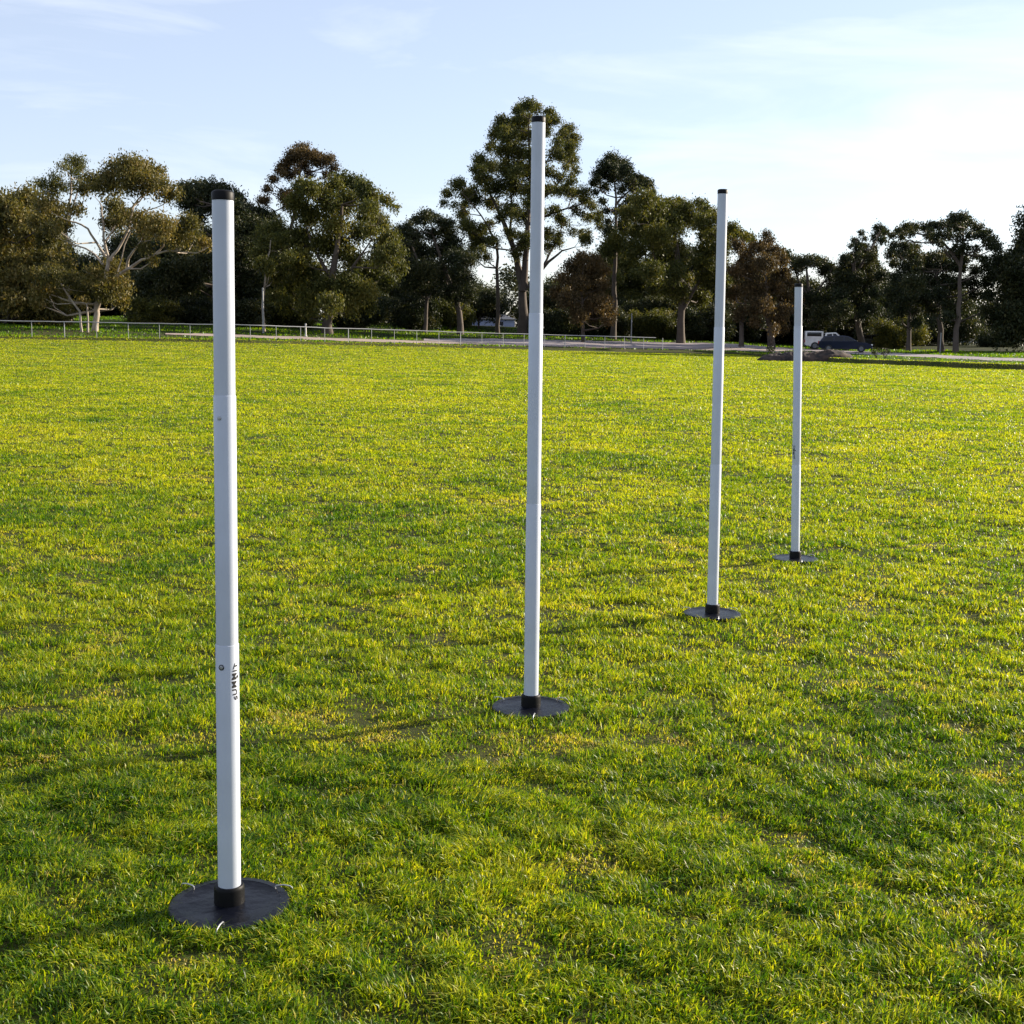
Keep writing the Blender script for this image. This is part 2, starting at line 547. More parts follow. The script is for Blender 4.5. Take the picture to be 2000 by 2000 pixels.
def rough_grass():
    n = 90000
    a = rng.uniform(-.50, .50, n)
    v = rng.uniform(0.6, 60, n) ** 1.0
    pn = fbm(a * 60, v * .25, 3, 111)
    ka, pv0, pv1 = [-.27, -.22, -.10, -.02, .05, .14, .19, .21], [7.2, 6.0, 3.2, 3.5, 2.5, 1.8, 8, 14], [9, 10, 8.5, 6.8, 5.8, 5.6, 20, 28]
    kb, rv0, rv1 = [-.07, -.02, .05, .14, .19, .25, .30, .373, .6], [9, 7, 6, 6, 22, 36, 24, 15, 15], [13, 17, 18, 18, 36, 50, 38, 26, 26]
    on = (a > -.272) & (a < .212) & (v > np.interp(a, ka, pv0) - .5) & (v < np.interp(a, ka, pv1) + .6)
    on |= (a > -.072) & (v > np.interp(a, kb, rv0) - .5) & (v < np.interp(a, kb, rv1) + .6)
    keep = ~on & (rng.random(n) < np.clip(pn * 1.8 - .2, .15, 1))
    a, v, pn = a[keep], v[keep], pn[keep]
    n = len(a)
    r = edge_R(a) + v
    t = np.arctan(a)
    x, y = r * np.sin(t), r * np.cos(t)
    z = terrain(x, y)
    h = rng.uniform(.06, .16, n) * (0.6 + pn) * np.where((a > .24) & (v < 30), .35, 1)
    an = rng.uniform(0, 6.283, n)
    w = rng.uniform(.04, .09, n)
    P = np.stack([x, y, z], -1)
    W = np.stack([np.cos(an) * w, np.sin(an) * w, 0 * w], -1)
    T = P + np.stack([rng.normal(0, .05, n), rng.normal(0, .05, n), h], -1)
    V = np.stack([P - W, P + W, T], 1).reshape(-1, 3)
    tint = np.clip(.05 + .35 * pn + rng.normal(0, .1, n), 0, .7)
    o = link_mesh('rough_grass', np_mesh('rough_grass', V, np.arange(n * 3).reshape(-1, 3), 3, {'tint': ('FACE', tint)}), M['grass'])
    tag(o, 'longer rough grass on the verge and under the trees', 'grass', kind='stuff')
rough_grass()

# ------------------------------------------------------------------ training posts
def logo(parent, radius, z0, z1, ang0, sgn=1):
    """black arched lettering wrapped round the tube, reading upwards"""
    cu = bpy.data.curves.new('lettering', 'FONT')
    cu.body = 'SUMMIT'
    cu.size = 1
    cu.offset = 0.028
    cu.space_character = 1.14
    tmp = bpy.data.objects.new('tmp', cu)
    COL.objects.link(tmp)
    dg = bpy.context.evaluated_depsgraph_get()
    me = bpy.data.meshes.new_from_object(tmp.evaluated_get(dg))
    bpy.data.objects.remove(tmp)
    bm = bmesh.new()
    bm.from_mesh(me)
    xs = [v.co.x for v in bm.verts]
    ys = [v.co.y for v in bm.verts]
    x0, x1, y0, y1 = min(xs), max(xs), min(ys), max(ys)
    for k in range(1, 8):
        bmesh.ops.bisect_plane(bm, geom=bm.verts[:] + bm.edges[:] + bm.faces[:], plane_co=(0, y0 + (y1 - y0) * k / 8, 0), plane_no=(0, 1, 0))
    for k in range(1, 24):
        bmesh.ops.bisect_plane(bm, geom=bm.verts[:] + bm.edges[:] + bm.faces[:], plane_co=(x0 + (x1 - x0) * k / 24, 0, 0), plane_no=(1, 0, 0))
    R2 = radius + 0.0005
    for v in bm.verts:
        u = (v.co.x - x0) / (x1 - x0)
        t = (v.co.y - y0) / (y1 - y0)
        arch = 1 - (2 * u - 1) ** 2
        arc = (1 - t) * 0.0150 * (0.72 + .28 * arch) + (1 - arch) * 0.0095      # down the letter = to the right
        a = ang0 + sgn * arc / R2
        v.co = Vector((math.sin(a) * R2, -math.cos(a) * R2, z0 + u * (z1 - z0)))
    # the round emblem under the arch
    zc, ac = z0 + 0.62 * (z1 - z0), ang0 + sgn * R_(38)
    vs = []
    for k in range(12):
        q = 2 * math.pi * k / 12
        a = ac + 0.0042 * math.cos(q) / R2
        vs.append(bm.verts.new((math.sin(a) * R2, -math.cos(a) * R2, zc + 0.0036 * math.sin(q))))
    c = bm.verts.new((math.sin(ac) * R2, -math.cos(ac) * R2, zc))
    for k in range(12):
        bm.faces.new((c, vs[k], vs[(k + 1) % 12]))
    me2 = bpy.data.meshes.new('lettering')
    bm.to_mesh(me2)
    bm.free()
    return link_mesh('lettering', me2, M['print'], parent)

RB, RM, RTOP = 0.0283, 0.0266, 0.0250
def make_post(p, label, name='training_post', text=None, button=150):
    bx, by = p['b']
    root = empty(name, (bx, by, -0.004))
    top = Vector(p['top']) - Vector((bx, by, 0))
    H = top.z
    shear = Matrix(((1, 0, top.x / H, 0), (0, 1, top.y / H, 0), (0, 0, 1, 0), (0, 0, 0, 1)))
    j1, j2 = p['j']
    view = math.atan2(-bx, by)           # turns local -Y towards the camera
    # base
    d = MB().lathe([(0.146, 0.002), (0.151, 0.005), (0.151, 0.0175), (0.147, 0.021), (0.128, 0.0225), (0.126, 0.0212), (0.06, 0.0218), (0.045, 0.0235)], 72)
    disc = d.build('base_disc', M['rubber'], root, True, 35)
    s = MB().lathe([(0.0385, 0.016), (0.0378, 0.060), (0.0365, 0.0655), (0.0345, 0.068), (0.0300, 0.068)], 48)
    sl = s.build('sleeve', M['sleeve'], root, True, 40)
    parts = []
    def tube_part(nm, r, z0, z1, lip=True):
        prof = [(r, z0), (r, z1 - 0.002), (r - 0.0006, z1 - 0.0004), (r - 0.0016, z1)] if lip else [(r, z0), (r, z1)]
        o = MB().lathe(prof, 64).build(nm, M['pvc'], root, True, 40)
        parts.append(o)
        return o
    lo = tube_part('lower_tube', RB, 0.055, j1)
    tube_part('middle_tube', RM, j1 - 0.02, j2)
    tube_part('upper_tube', RTOP, j2 - 0.02, H - 0.0225, False)
    c = MB().lathe([(RTOP + 0.0010, H - 0.0225), (RTOP + 0.0012, H - 0.006), (RTOP - 0.001, H - 0.002), (RTOP - 0.005, H)], 48).build('end_cap', M['sleeve'], root, True, 60)
    parts.append(c)
    # spring button under each joint, towards the left of the viewer
    for jz, rr in ((j1 - 0.053, RB), (j2 - 0.053, RM)):
        b = MB()
        b.lathe([(0.0048, -rr * 0.0), (0.0048, 0.0022), (0.0038, 0.0034), (0.0012, 0.0036)], 16)
        o = b.build('spring_button', M['wire'], root, True)
        a = view + R_(button)
        nrm = Vector((math.sin(a), -math.cos(a), 0))
        for v in o.data.vertices:
            q = v.co.copy()
            t1 = Vector((-nrm.y, nrm.x, 0))
            v.co = nrm * (rr - 0.0006 + q.z) + t1 * q.x + Vector((0, 0, 1)) * q.y + Vector((0, 0, jz))
        parts.append(o)
        if rr < RB:
            continue
        g = MB()
        ring = [(nrm * (rr + 0.0006) + Vector((-nrm.y, nrm.x, 0)) * 0.0066 * math.cos(k / 10 * math.pi * 2) + Vector((0, 0, 0.0066 * math.sin(k / 10 * math.pi * 2) + jz))) for k in range(11)]
        g.tube(ring, 0.0009, 6)
        parts.append(g.build('button_hole_rim', M['print'], root, True))
    if text:
        o = logo(root, RB, *text)
        parts.append(o)
    for o in parts:
        o.data.transform(shear)
    # wire pegs pinning the disc down
    for az, turn in ((147, 150), (38, 4), (-84, -100)):
        a = R_(az)
        px_, py_ = 0.128 * math.cos(a), 0.128 * math.sin(a)
        t = R_(turn)
        dx, dy = math.cos(t), math.sin(t)
        pg = MB()
        z0 = 0.0125
        pts = [(px_, py_, z0), (px_, py_, 0.028), (px_ + dx * 0.004, py_ + dy * 0.004, 0.0310), (px_ + dx * 0.022, py_ + dy * 0.022, 0.032),
               (px_ + dx * 0.038, py_ + dy * 0.038, 0.0285), (px_ + dx * 0.043, py_ + dy * 0.043, 0.024), (px_ + dx * 0.044, py_ + dy * 0.044, 0.018)]
        pg.tube(pts, 0.0019, 8)
        pg.build('wire_peg', M['wire'], root, True)
    tag(root, label, 'training post', 'white telescopic posts set in a row on the grass')
    return root
make_post(POSTS[0], 'nearest white post, with arched black lettering, standing at the lower left', button=-30, text=(0.551, 0.644, R_(19) + math.atan2(0.700, 3.063)))
make_post(POSTS[1], 'tallest looking white post, in front of the tall central gum tree', button=82)
make_post(POSTS[2], 'third white post along the row, its black cap against bare sky')
make_post(POSTS[3], 'farthest and smallest white post, its top just left of the parked cars', text=(0.675, 0.765, R_(-68)))

# ------------------------------------------------------------------ boundary fence
def make_fence():
    root = empty('boundary_fence', (0, 0, 0))
    aa = np.linspace(-0.52, 0.115, 240)
    rr = edge_R(aa) + 1.0
    t = np.arctan(aa)
    x, y = rr * np.sin(t), rr * np.cos(t)
    z = terrain(x, y)
    seg = np.r_[0, np.cumsum(np.hypot(np.diff(x), np.diff(y)))]
    n = int(seg[-1] / 2.15)
    Hf = 1.10
    rail = [(x[i], y[i], z[i] + Hf) for i in range(0, 240, 3)]
    MB().tube(rail, 0.036, 6).build('top_rail', M['rail'], root, True)
    k = 0
    for i in range(n + 1):
        s = seg[-1] * i / n
        px_, py_ = np.interp(s, seg, x), np.interp(s, seg, y)
        h = ground_z(px_, py_)
        big = (i % 5 == 2)
        MB().tube([(px_, py_, h - 0.2), (px_, py_, h + Hf - 0.03)], 0.034 if big else 0.022, 6).build('fence_post', M['rail'], root, True)
        k += 1
    tag(root, 'long low galvanised rail fence bounding the far left side of the field', 'fence')
make_fence()

# ------------------------------------------------------------------ trees
def px_world(x, y, depth):
    """a point at the given forward distance (world y) seen in that direction"""
    d = FW + (x - 1000) / F_PX * RT + (1000 - y) / F_PX * UP
    s = depth / d[1]
    return np.array([0, 0, CAM_H]) + d * s

def leaves(cent, rad, cnt, size, droop=0.6, spray=10):
    """leaf quads in sprays on the shells of ellipsoidal clumps"""
    out_c, out_t = [], []
    for c, r, n in zip(cent, rad, cnt):
        ns = max(3, int(n / spray))
        d = rng.normal(size=(ns, 3))
        d /= np.linalg.norm(d, axis=1)[:, None]
        d[:, 2] = np.where((d[:, 2] < -0.2) & (rng.random(ns) < .55), -d[:, 2], d[:, 2])
        q = rng.random(ns) ** 0.5 * np.where(rng.random(ns) < .14, rng.uniform(1.05, 1.42, ns), 1)
        sc = c + d * r * q[:, None]
        idx = rng.integers(0, ns, n)
        sprad = 0.22 * r.mean() + size * 0.9
        p = sc[idx] + rng.normal(size=(n, 3)) * sprad * np.array([.6, .6, .62])
        out_c.append(p)
        ct = rng.normal(0, .10)
        st = rng.normal(0, .12, ns)
        out_t.append(0.45 + ct + st[idx] + rng.normal(0, .15, n))
    P = np.concatenate(out_c)
    T = np.clip(np.concatenate(out_t), 0, 1)
    n = len(P)
    u = rng.normal(size=(n, 3))
    u[:, 2] -= droop * 1.6
    u /= np.linalg.norm(u, axis=1)[:, None]
    w = np.cross(u, rng.normal(size=(n, 3)))
    w /= np.linalg.norm(w, axis=1)[:, None]
    L_ = (size * rng.uniform(0.6, 1.4, n))[:, None]
    W_ = L_ * rng.uniform(0.30, 0.55, n)[:, None]
    V = np.stack([P - u * L_ * .5, P + w * W_ * .5 - u * L_ * .05, P + u * L_ * .5, P - w * W_ * .5 - u * L_ * .05], 1).reshape(-1, 3)
    F = np.arange(n * 4).reshape(-1, 4)
    return V, F, T

def make_tree(name, label, depth, base, limbs, clumps, leaf='leaf_olive', bark='bark_dark', lsize=0.40,
              dens=34, trunk_r=0.35, spread=0.35, group=None, cat='tree', droop=0.6, fill=0.45, twig=True):
    """base px x; limbs = px polylines with start/end radius; clumps = (px x, px y, px r[, density factor])"""
    mpp = depth / F_PX
    lsize = lsize * 0.64
    b = px_world(base, 650, depth)
    bx_, by_ = b[0], b[1]
    bz = ground_z(bx_, by_)
    root = empty(name, (bx_, by_, bz))
    o0 = np.array([bx_, by_, bz])
    mb = MB()
    nodes = []
    def add_limb(pts, r0, r1, dof):
        P = []
        n = len(pts)
        for i, (x, y) in enumerate(pts):
            f = i / max(n - 1, 1)
            p = px_world(x, y, depth + dof * f)
            P.append(p - o0)
        if P[0][2] < 1.2:
            P[0] = np.array([P[0][0], P[0][1], -0.3])
        # subdivide with wobble
        Q = []
        for a_, b_ in zip(P, P[1:]):
            m = max(2, int(np.linalg.norm(b_ - a_) / 1.2))
            for k in range(m):
                q = a_ + (b_ - a_) * k / m
                if Q:
                    q = q + rng.normal(0, 0.05, 3)
                Q.append(q)
        Q.append(P[-1])
        rr = np.linspace(r0, r1, len(Q))
        rr[0] *= 1.25
        mb.tube(Q, list(rr), 8)
        for q, r in zip(Q, rr):
            nodes.append((q, r))
    for l in limbs:
        pts, r0, r1 = l[:3]
        add_limb(pts, r0, r1, l[3] if len(l) > 3 else rng.normal(0, 0.6))
    if not limbs:
        ys = [c[1] - c[2] for c in clumps]
        xs = [c[0] for c in clumps]
        tx = sum(xs) / len(xs)
        top = min(ys) + 0.3 * (max(ys) - min(ys))
        add_limb([(base, 660), (base + (tx - base) * .3, 600), (base + (tx - base) * .8, top + 40), (tx, top)], trunk_r, trunk_r * .25, 0)
    # smaller tufts that bridge neighbouring clumps
    rs2 = np.random.default_rng(len(clumps) * 7 + int(base))
    cl = [tuple(c) for c in clumps]
    extra = []
    for _ in range(int(len(cl) * fill)):
        c1 = cl[rs2.integers(len(cl))]
        near_ = [c for c in cl if c is not c1 and math.hypot(c[0] - c1[0], c[1] - c1[1]) < 2.3 * (c[2] + c1[2]) * .75]
        if near_:
            c2 = near_[rs2.integers(len(near_))]
            f = rs2.uniform(.35, .65)
            extra.append((c1[0] + (c2[0] - c1[0]) * f, c1[1] + (c2[1] - c1[1]) * f, min(c1[2], c2[2]) * rs2.uniform(.45, .8), .6))
    clumps = cl + extra
    cent, rad, cnt = [], [], []
    for c in clumps:
        x, y, r = c[:3]
        df = c[3] if len(c) > 3 else 1.0
        dz = rng.normal(0, 1) * spread * 3.2
        p = px_world(x, y, depth + dz) - o0
        rm = r * mpp * 1.10
        cent.append(p)
        rad.append(np.array([rm, rm * 1.05, rm * 0.82]))
        cnt.append(int(dens * df * 48 * (rm / 2.0) ** 2 * (0.42 / lsize) ** 2) + 60)
        if twig:
            # a limb reaching into the clump from the nearest wood below it
            best = None
            for q, rr in nodes:
                dd = np.linalg.norm(q - p) + (3.0 if q[2] > p[2] - 0.3 else 0)
                if best is None or dd < best[0]:
                    best = (dd, q, rr)
            q, rr = best[1], best[2]
            ln = np.linalg.norm(p - q)
            if ln > 0.5:
                m1 = q + (p - q) * .5 + np.array([0, 0, -.10 * ln]) + rng.normal(0, .08, 3) * ln * .5
                r0 = min(rr * .7, 0.035 + 0.018 * ln)
                mb.tube([q, m1, p], [r0, r0 * .7, r0 * .35], 6)
                nodes.append((m1, r0 * .7))
                for _ in range(4):
                    e = p + rng.normal(size=3) * np.array(rad[-1]) * .55
                    mb.tube([p, (p + e) / 2 + rng.normal(0, .05, 3), e], [r0 * .35, r0 * .25, r0 * .12], 5)
    mb.build('trunk', M[bark], root, True, 80)
    V, F, T = leaves(cent, rad, cnt, lsize, droop)
    me = np_mesh('crown', V, F, 4, {'tint': ('FACE', T)})
    link_mesh('crown', me, M[leaf], root)
    tag(root, label, cat, group)
    return root

def z1(*a): return [(60 + c[0] / 3.864, 250 + c[1] / 3.864, c[2] / 3.864, *(c[3:])) for c in a]
def z2(*a): return [(500 + c[0] / 3.864, 250 + c[1] / 3.864, c[2] / 3.864, *(c[3:])) for c in a]
def z3(*a): return [(840 + c[0] / 3.864, 180 + c[1] / 3.864, c[2] / 3.864, *(c[3:])) for c in a]
def z4(*a): return [(1250 + c[0] / 4.293, 280 + c[1] / 4.293, c[2] / 4.293, *(c[3:])) for c in a]
def z5(*a): return [(1550 + c[0] / 4.954, 380 + c[1] / 4.954, c[2] / 4.954, *(c[3:])) for c in a]
def p1(*a): return [(60 + x / 3.864, 250 + y / 3.864) for x, y in a]
def p2(*a): return [(500 + x / 3.864, 250 + y / 3.864) for x, y in a]
def p3(*a): return [(840 + x / 3.864, 180 + y / 3.864) for x, y in a]
def p4(*a): return [(1250 + x / 4.293, 280 + y / 4.293) for x, y in a]
def p5(*a): return [(1550 + x / 4.954, 380 + y / 4.954) for x, y in a]
G1 = 'trees standing behind the field'

make_tree('gum_tree', 'spreading olive gum tree with pale forked limbs, behind the fence at far left', 101, 185,
    [(p1((480, 1540), (490, 1400), (500, 1330), (560, 1230), (575, 1080), (590, 980), (550, 830), (535, 640), (520, 560)), .26, .04),
     (p1((490, 1380), (560, 1240), (640, 1120), (730, 1060), (840, 1000), (950, 950), (1100, 930), (1250, 945), (1340, 900)), .16, .03, -1.5),
     (p1((600, 1000), (650, 930), (740, 770), (780, 600), (860, 500), (900, 420)), .13, .03, 1.2),
     (p1((545, 1030), (480, 950), (350, 890), (280, 860)), .09, .04, 1.5),
     (p1((565, 970), (500, 860), (430, 760), (340, 710), (290, 700)), .11, .05, -1.2),
     (p1((570, 850), (620, 780), (650, 700)), .09, .03, 1),
     (p1((730, 1060), (740, 980), (790, 900), (830, 860)), .12, .04, -2),
     (p1((940, 950), (1000, 890), (1030, 820)), .09, .03, -1),
     (p1((760, 610), (820, 520), (900, 470), (970, 430)), .08, .03, .5),
     (p1((1100, 940), (1160, 870), (1230, 820)), .06, .03, -1),
     (p1((640, 1130), (800, 640), (940, 600), (1040, 550)), .05, .03, 1)],
    z1((740, 290, 85), (660, 330, 80), (830, 320, 85), (960, 330, 60, .6), (480, 430, 85), (600, 440, 90), (770, 430, 95), (920, 440, 95), (1040, 500, 75),
       (400, 470, 50), (640, 620, 85), (620, 740, 80), (720, 680, 70), (850, 720, 95), (980, 760, 100), (1110, 830, 95), (1240, 850, 70), (1220, 730, 65), (1320, 880, 45), (1160, 720, 50),
       (110, 600, 80), (60, 720, 70), (210, 640, 75), (250, 740, 60), (150, 770, 60), (340, 620, 60, .7), (620, 1080, 95), (650, 1200, 90), (560, 1250, 80), (690, 1310, 55),
       (430, 1220, 80), (480, 1120, 70), (140, 1140, 75), (80, 1230, 75), (210, 1090, 50), (60, 1330, 45), (860, 920, 50, .7), (930, 1000, 30, .5), (30, 1120, 60), (400, 1330, 50, .6), (300, 1150, 60)),
    'leaf_olive', 'bark_pale', 0.36, 36, spread=.7, group=G1, droop=.9)
make_tree('gum_tree', 'fallen pale branched sapling leaning left beside the spreading gum', 99.5, 158,
    [(p1((385, 1500), (375, 1390), (260, 1230), (200, 1130), (150, 1050)), .10, .04), (p1((430, 1520), (430, 1330), (300, 1310), (190, 1265)), .08, .03)],
    z1((150, 1050, 50, .6), (190, 1250, 40, .5)), 'leaf_olive', 'bark_pale', 0.3, 30, spread=.2, group=G1)
make_tree('gum_tree', 'thin airy gum with a sparse bluish crown, topmost at the far left', 122, 130,
    [([(135, 645), (132, 560), (128, 450), (138, 380), (140, 320)], .30, .05), ([(132, 470), (110, 400), (95, 355)], .12, .04), ([(132, 440), (155, 370), (162, 335)], .1, .03)],
    z1((300, 260, 55, .35), (370, 250, 45, .3), (250, 300, 45, .3), (390, 300, 35, .3), (330, 350, 60, .3), (180, 380, 50, .35), (100, 430, 50, .4), (220, 440, 60, .4), (320, 440, 50, .35), (40, 420, 40, .4), (150, 500, 60, .5), (380, 400, 40, .3)),
    'leaf_green', 'bark_pale', 0.30, 40, spread=.5, group=G1)
make_tree('cypress_tree', 'dark flat topped cypress behind the head of the nearest post', 128, 425,
    [([(430, 650), (428, 560), (425, 470), (418, 400)], .45, .12)],
    z1((1170, 480, 65), (1270, 470, 70), (1370, 480, 75), (1470, 500, 70), (1550, 540, 60), (1190, 570, 75), (1300, 580, 85), (1420, 600, 85), (1540, 640, 85), (1640, 650, 75), (1730, 670, 65), (1820, 700, 60),
       (1250, 690, 60), (1650, 760, 90), (1760, 780, 80), (1540, 760, 70), (1460, 900, 90), (1580, 930, 100), (1700, 900, 90), (1480, 1040, 100), (1620, 1080, 100), (1300, 1050, 100), (1150, 1080, 90), (1000, 1080, 80), (900, 1150, 80), (1050, 1200, 80), (1200, 1180, 80)),
    'leaf_dark', 'bark_dark', 0.42, 60, spread=.9, group=G1)
make_tree('gum_tree', 'gum tree with a rust tinted dome above and behind the rounded tree', 132, 560,
    [(p2((170, 1450), (190, 1200), (230, 900), (300, 600), (330, 350), (350, 220)), .32, .08), (p2((290, 560), (200, 480), (130, 420)), .10, .04), (p2((320, 400), (430, 330), (540, 290)), .10, .04)],
    z2((350, 170, 52), (300, 220, 62), (250, 260, 50), (420, 220, 58), (480, 260, 50), (540, 250, 50), (590, 310, 38, .7), (200, 300, 40), (350, 290, 50), (130, 390, 34), (80, 470, 32), (30, 550, 30, .7), (260, 360, 42), (400, 350, 35, .6), (180, 330, 32), (530, 360, 35, .6), (70, 560, 36, .6), (230, 520, 60), (260, 590, 60)),
    'leaf_brown', 'bark_dark', 0.34, 44, spread=.5, group=G1)
make_tree('gum_tree', 'broad rounded green tree left of centre, foliage drooping almost to the grass', 118, 640,
    [([(640, 655), (642, 610), (650, 540), (660, 460), (668, 400)], .5, .12), ([(646, 580), (690, 520), (725, 470)], .2, .05, -1.5), ([(650, 550), (610, 480), (590, 420)], .2, .05, 1)],
    z2((660, 410, 70), (590, 440, 60), (760, 440, 70), (820, 470, 60), (480, 500, 70), (400, 470, 70), (330, 440, 45), (870, 540, 70), (980, 560, 50, .5), (1040, 610, 38, .4), (300, 570, 80), (700, 560, 90), (560, 600, 90), (850, 660, 85), (400, 680, 100),
       (590, 760, 100), (770, 800, 90, .8), (940, 760, 80), (1000, 850, 75), (1050, 950, 70), (1070, 1060, 62), (970, 990, 80), (1000, 1170, 70), (870, 1090, 75), (690, 970, 90, .8), (500, 900, 100), (330, 850, 100), (300, 1000, 90),
       (420, 1080, 80, .7), (540, 1200, 95), (700, 1190, 95), (820, 1240, 80), (850, 1350, 55), (700, 1350, 80), (560, 1340, 80), (400, 1280, 90), (250, 1200, 80), (230, 1340, 70), (380, 1380, 60), (160, 1280, 60)),
    'leaf_green', 'bark_dark', 0.40, 50, spread=.9, group=G1, droop=.9)
make_tree('gum_tree', 'slender young tree with hanging foliage and a pale stem, left of the rounded tree', 116, 516,
    [(p2((60, 1500), (50, 1330), (65, 1200), (90, 1000), (110, 850)), .14, .05)],
    z2((140, 770, 75), (60, 820, 75), (190, 860, 65), (110, 910, 75), (60, 1040, 65), (210, 1060, 60), (140, 1130, 60), (20, 950, 50), (250, 980, 45)),
    'leaf_green', 'bark_pale', 0.34, 46, spread=.5, group=G1, droop=1)
make_tree('gum_tree', 'dark mid height tree with a lit dome top, between the rounded tree and the tallest', 136, 855,
    [(p2((1540, 1560), (1540, 1400), (1480, 1200), (1400, 1000), (1330, 800)), .36, .10), (p2((1270, 1530), (1290, 1300), (1260, 1100), (1180, 900)), .24, .08)],
    z2((1270, 690, 55), (1330, 680, 45), (1210, 700, 40), (1400, 710, 40), (1450, 720, 40), (1150, 740, 32, .6), (1110, 800, 70), (1200, 820, 70), (1050, 850, 60), (1330, 810, 60), (1440, 800, 70), (1490, 880, 75), (1110, 930, 80), (1270, 960, 85), (1400, 940, 80),
       (1500, 1010, 85), (1150, 1060, 80), (1280, 1100, 90), (1420, 1120, 90), (1550, 1130, 80), (1180, 1200, 80), (1330, 1230, 90), (1480, 1260, 80, .8), (1600, 1010, 60), (1600, 1280, 60, .7), (1080, 1190, 70)),
    'leaf_dark', 'bark_dark', 0.36, 42, spread=.8, group=G1)
make_tree('gum_tree', 'tallest tree, a towering open gum behind the second post', 146, 1020,
    [(p3((700, 1850), (700, 1600), (690, 1450), (640, 1200), (560, 1000), (500, 860), (440, 740)), .60, .10, 1),
     (p3((700, 1500), (720, 1250), (735, 1000), (755, 700), (750, 400), (745, 200)), .42, .07),
     (p3((740, 1480), (860, 1320), (930, 1250), (1000, 1200), (1090, 1170)), .22, .05, -2),
     (p3((850, 1320), (900, 1220), (960, 1120), (1000, 1000)), .14, .05, 1),
     (p3((740, 900), (900, 760), (1000, 640), (1060, 500)), .16, .05, 1),
     (p3((740, 1000), (950, 900), (1120, 850), (1220, 800)), .14, .04, -2),
     (p3((640, 1200), (600, 1050), (620, 900), (600, 700), (590, 500)), .18, .05, 2),
     (p3((510, 1830), (512, 1600), (510, 1400), (505, 1250), (500, 1130)), .26, .12, -3), (p3((500, 1130), (430, 1000), (330, 860), (240, 760)), .12, .04, -3)],
    z3((740, 105, 50), (680, 130, 42), (800, 130, 42), (650, 150, 30), (900, 165, 40), (930, 220, 45), (880, 230, 35), (550, 230, 50), (520, 290, 55), (620, 260, 50), (700, 230, 60), (490, 330, 42), (590, 350, 65), (700, 340, 70), (870, 310, 45),
       (1040, 290, 48), (1085, 360, 45), (1000, 330, 40), (960, 390, 40, .7), (1060, 420, 45), (450, 430, 38), (550, 450, 60), (660, 470, 75), (780, 480, 60), (930, 480, 50, .7), (1060, 520, 52), (1095, 590, 32, .7), (380, 520, 50), (350, 590, 36), (460, 570, 60), (590, 600, 80),
       (730, 620, 85), (890, 600, 50, .7), (980, 650, 42, .7), (1060, 690, 42, .7), (400, 670, 65), (500, 730, 75), (640, 740, 80), (780, 760, 75), (890, 740, 50, .7), (1000, 750, 48, .7), (1080, 780, 48, .7), (1160, 760, 50, .7), (1210, 850, 50, .7), (1265, 930, 42, .7), (1285, 1020, 34, .6),
       (1190, 960, 45, .6), (1100, 890, 45, .6), (270, 780, 48), (200, 705, 48), (230, 690, 34), (130, 770, 38), (105, 840, 32, .6), (190, 860, 34, .5), (340, 820, 65), (460, 850, 55), (250, 930, 50), (270, 1020, 60), (350, 1050, 50), (450, 1000, 38, .6), (600, 900, 70), (700, 950, 70, .8), (820, 920, 60),
       (940, 900, 45, .7), (1000, 990, 50, .7), (900, 1080, 55), (1080, 1060, 34, .6), (1190, 1070, 32, .6), (360, 1130, 65), (470, 1130, 50, .8), (600, 1070, 45, .7), (650, 1230, 50, .7), (720, 1120, 60, .8), (880, 1180, 40, .6), (960, 1140, 45, .7), (1180, 1120, 40), (300, 1230, 50, .7), (420, 1250, 45, .6)),
    'leaf_green', 'bark_dark', 0.36, 42, spread=1.0, group=G1, fill=1.2)
make_tree('gum_tree', 'upright dark domed gum just right of the tallest tree', 142, 1200,
    [(p3((1380, 1850), (1390, 1500), (1400, 1100), (1400, 800), (1375, 550)), .34, .07), (p3((1400, 850), (1500, 750), (1600, 690)), .12, .04)],
    z3((1370, 510, 50), (1320, 560, 50), (1430, 550, 55), (1480, 600, 50), (1280, 630, 48), (1390, 640, 70), (1240, 690, 32), (1500, 680, 42), (1590, 680, 48), (1640, 710, 42), (1680, 760, 24), (1320, 720, 40, .7), (1540, 730, 40), (1300, 830, 30, .6), (1335, 900, 32, .6), (1340, 990, 34, .6), (1360, 1060, 50), (1440, 740, 40, .7), (1250, 760, 24, .6), (1450, 900, 45, .8), (1460, 1010, 50)),
    'leaf_dark', 'bark_dark', 0.34, 56, spread=.5, group=G1)
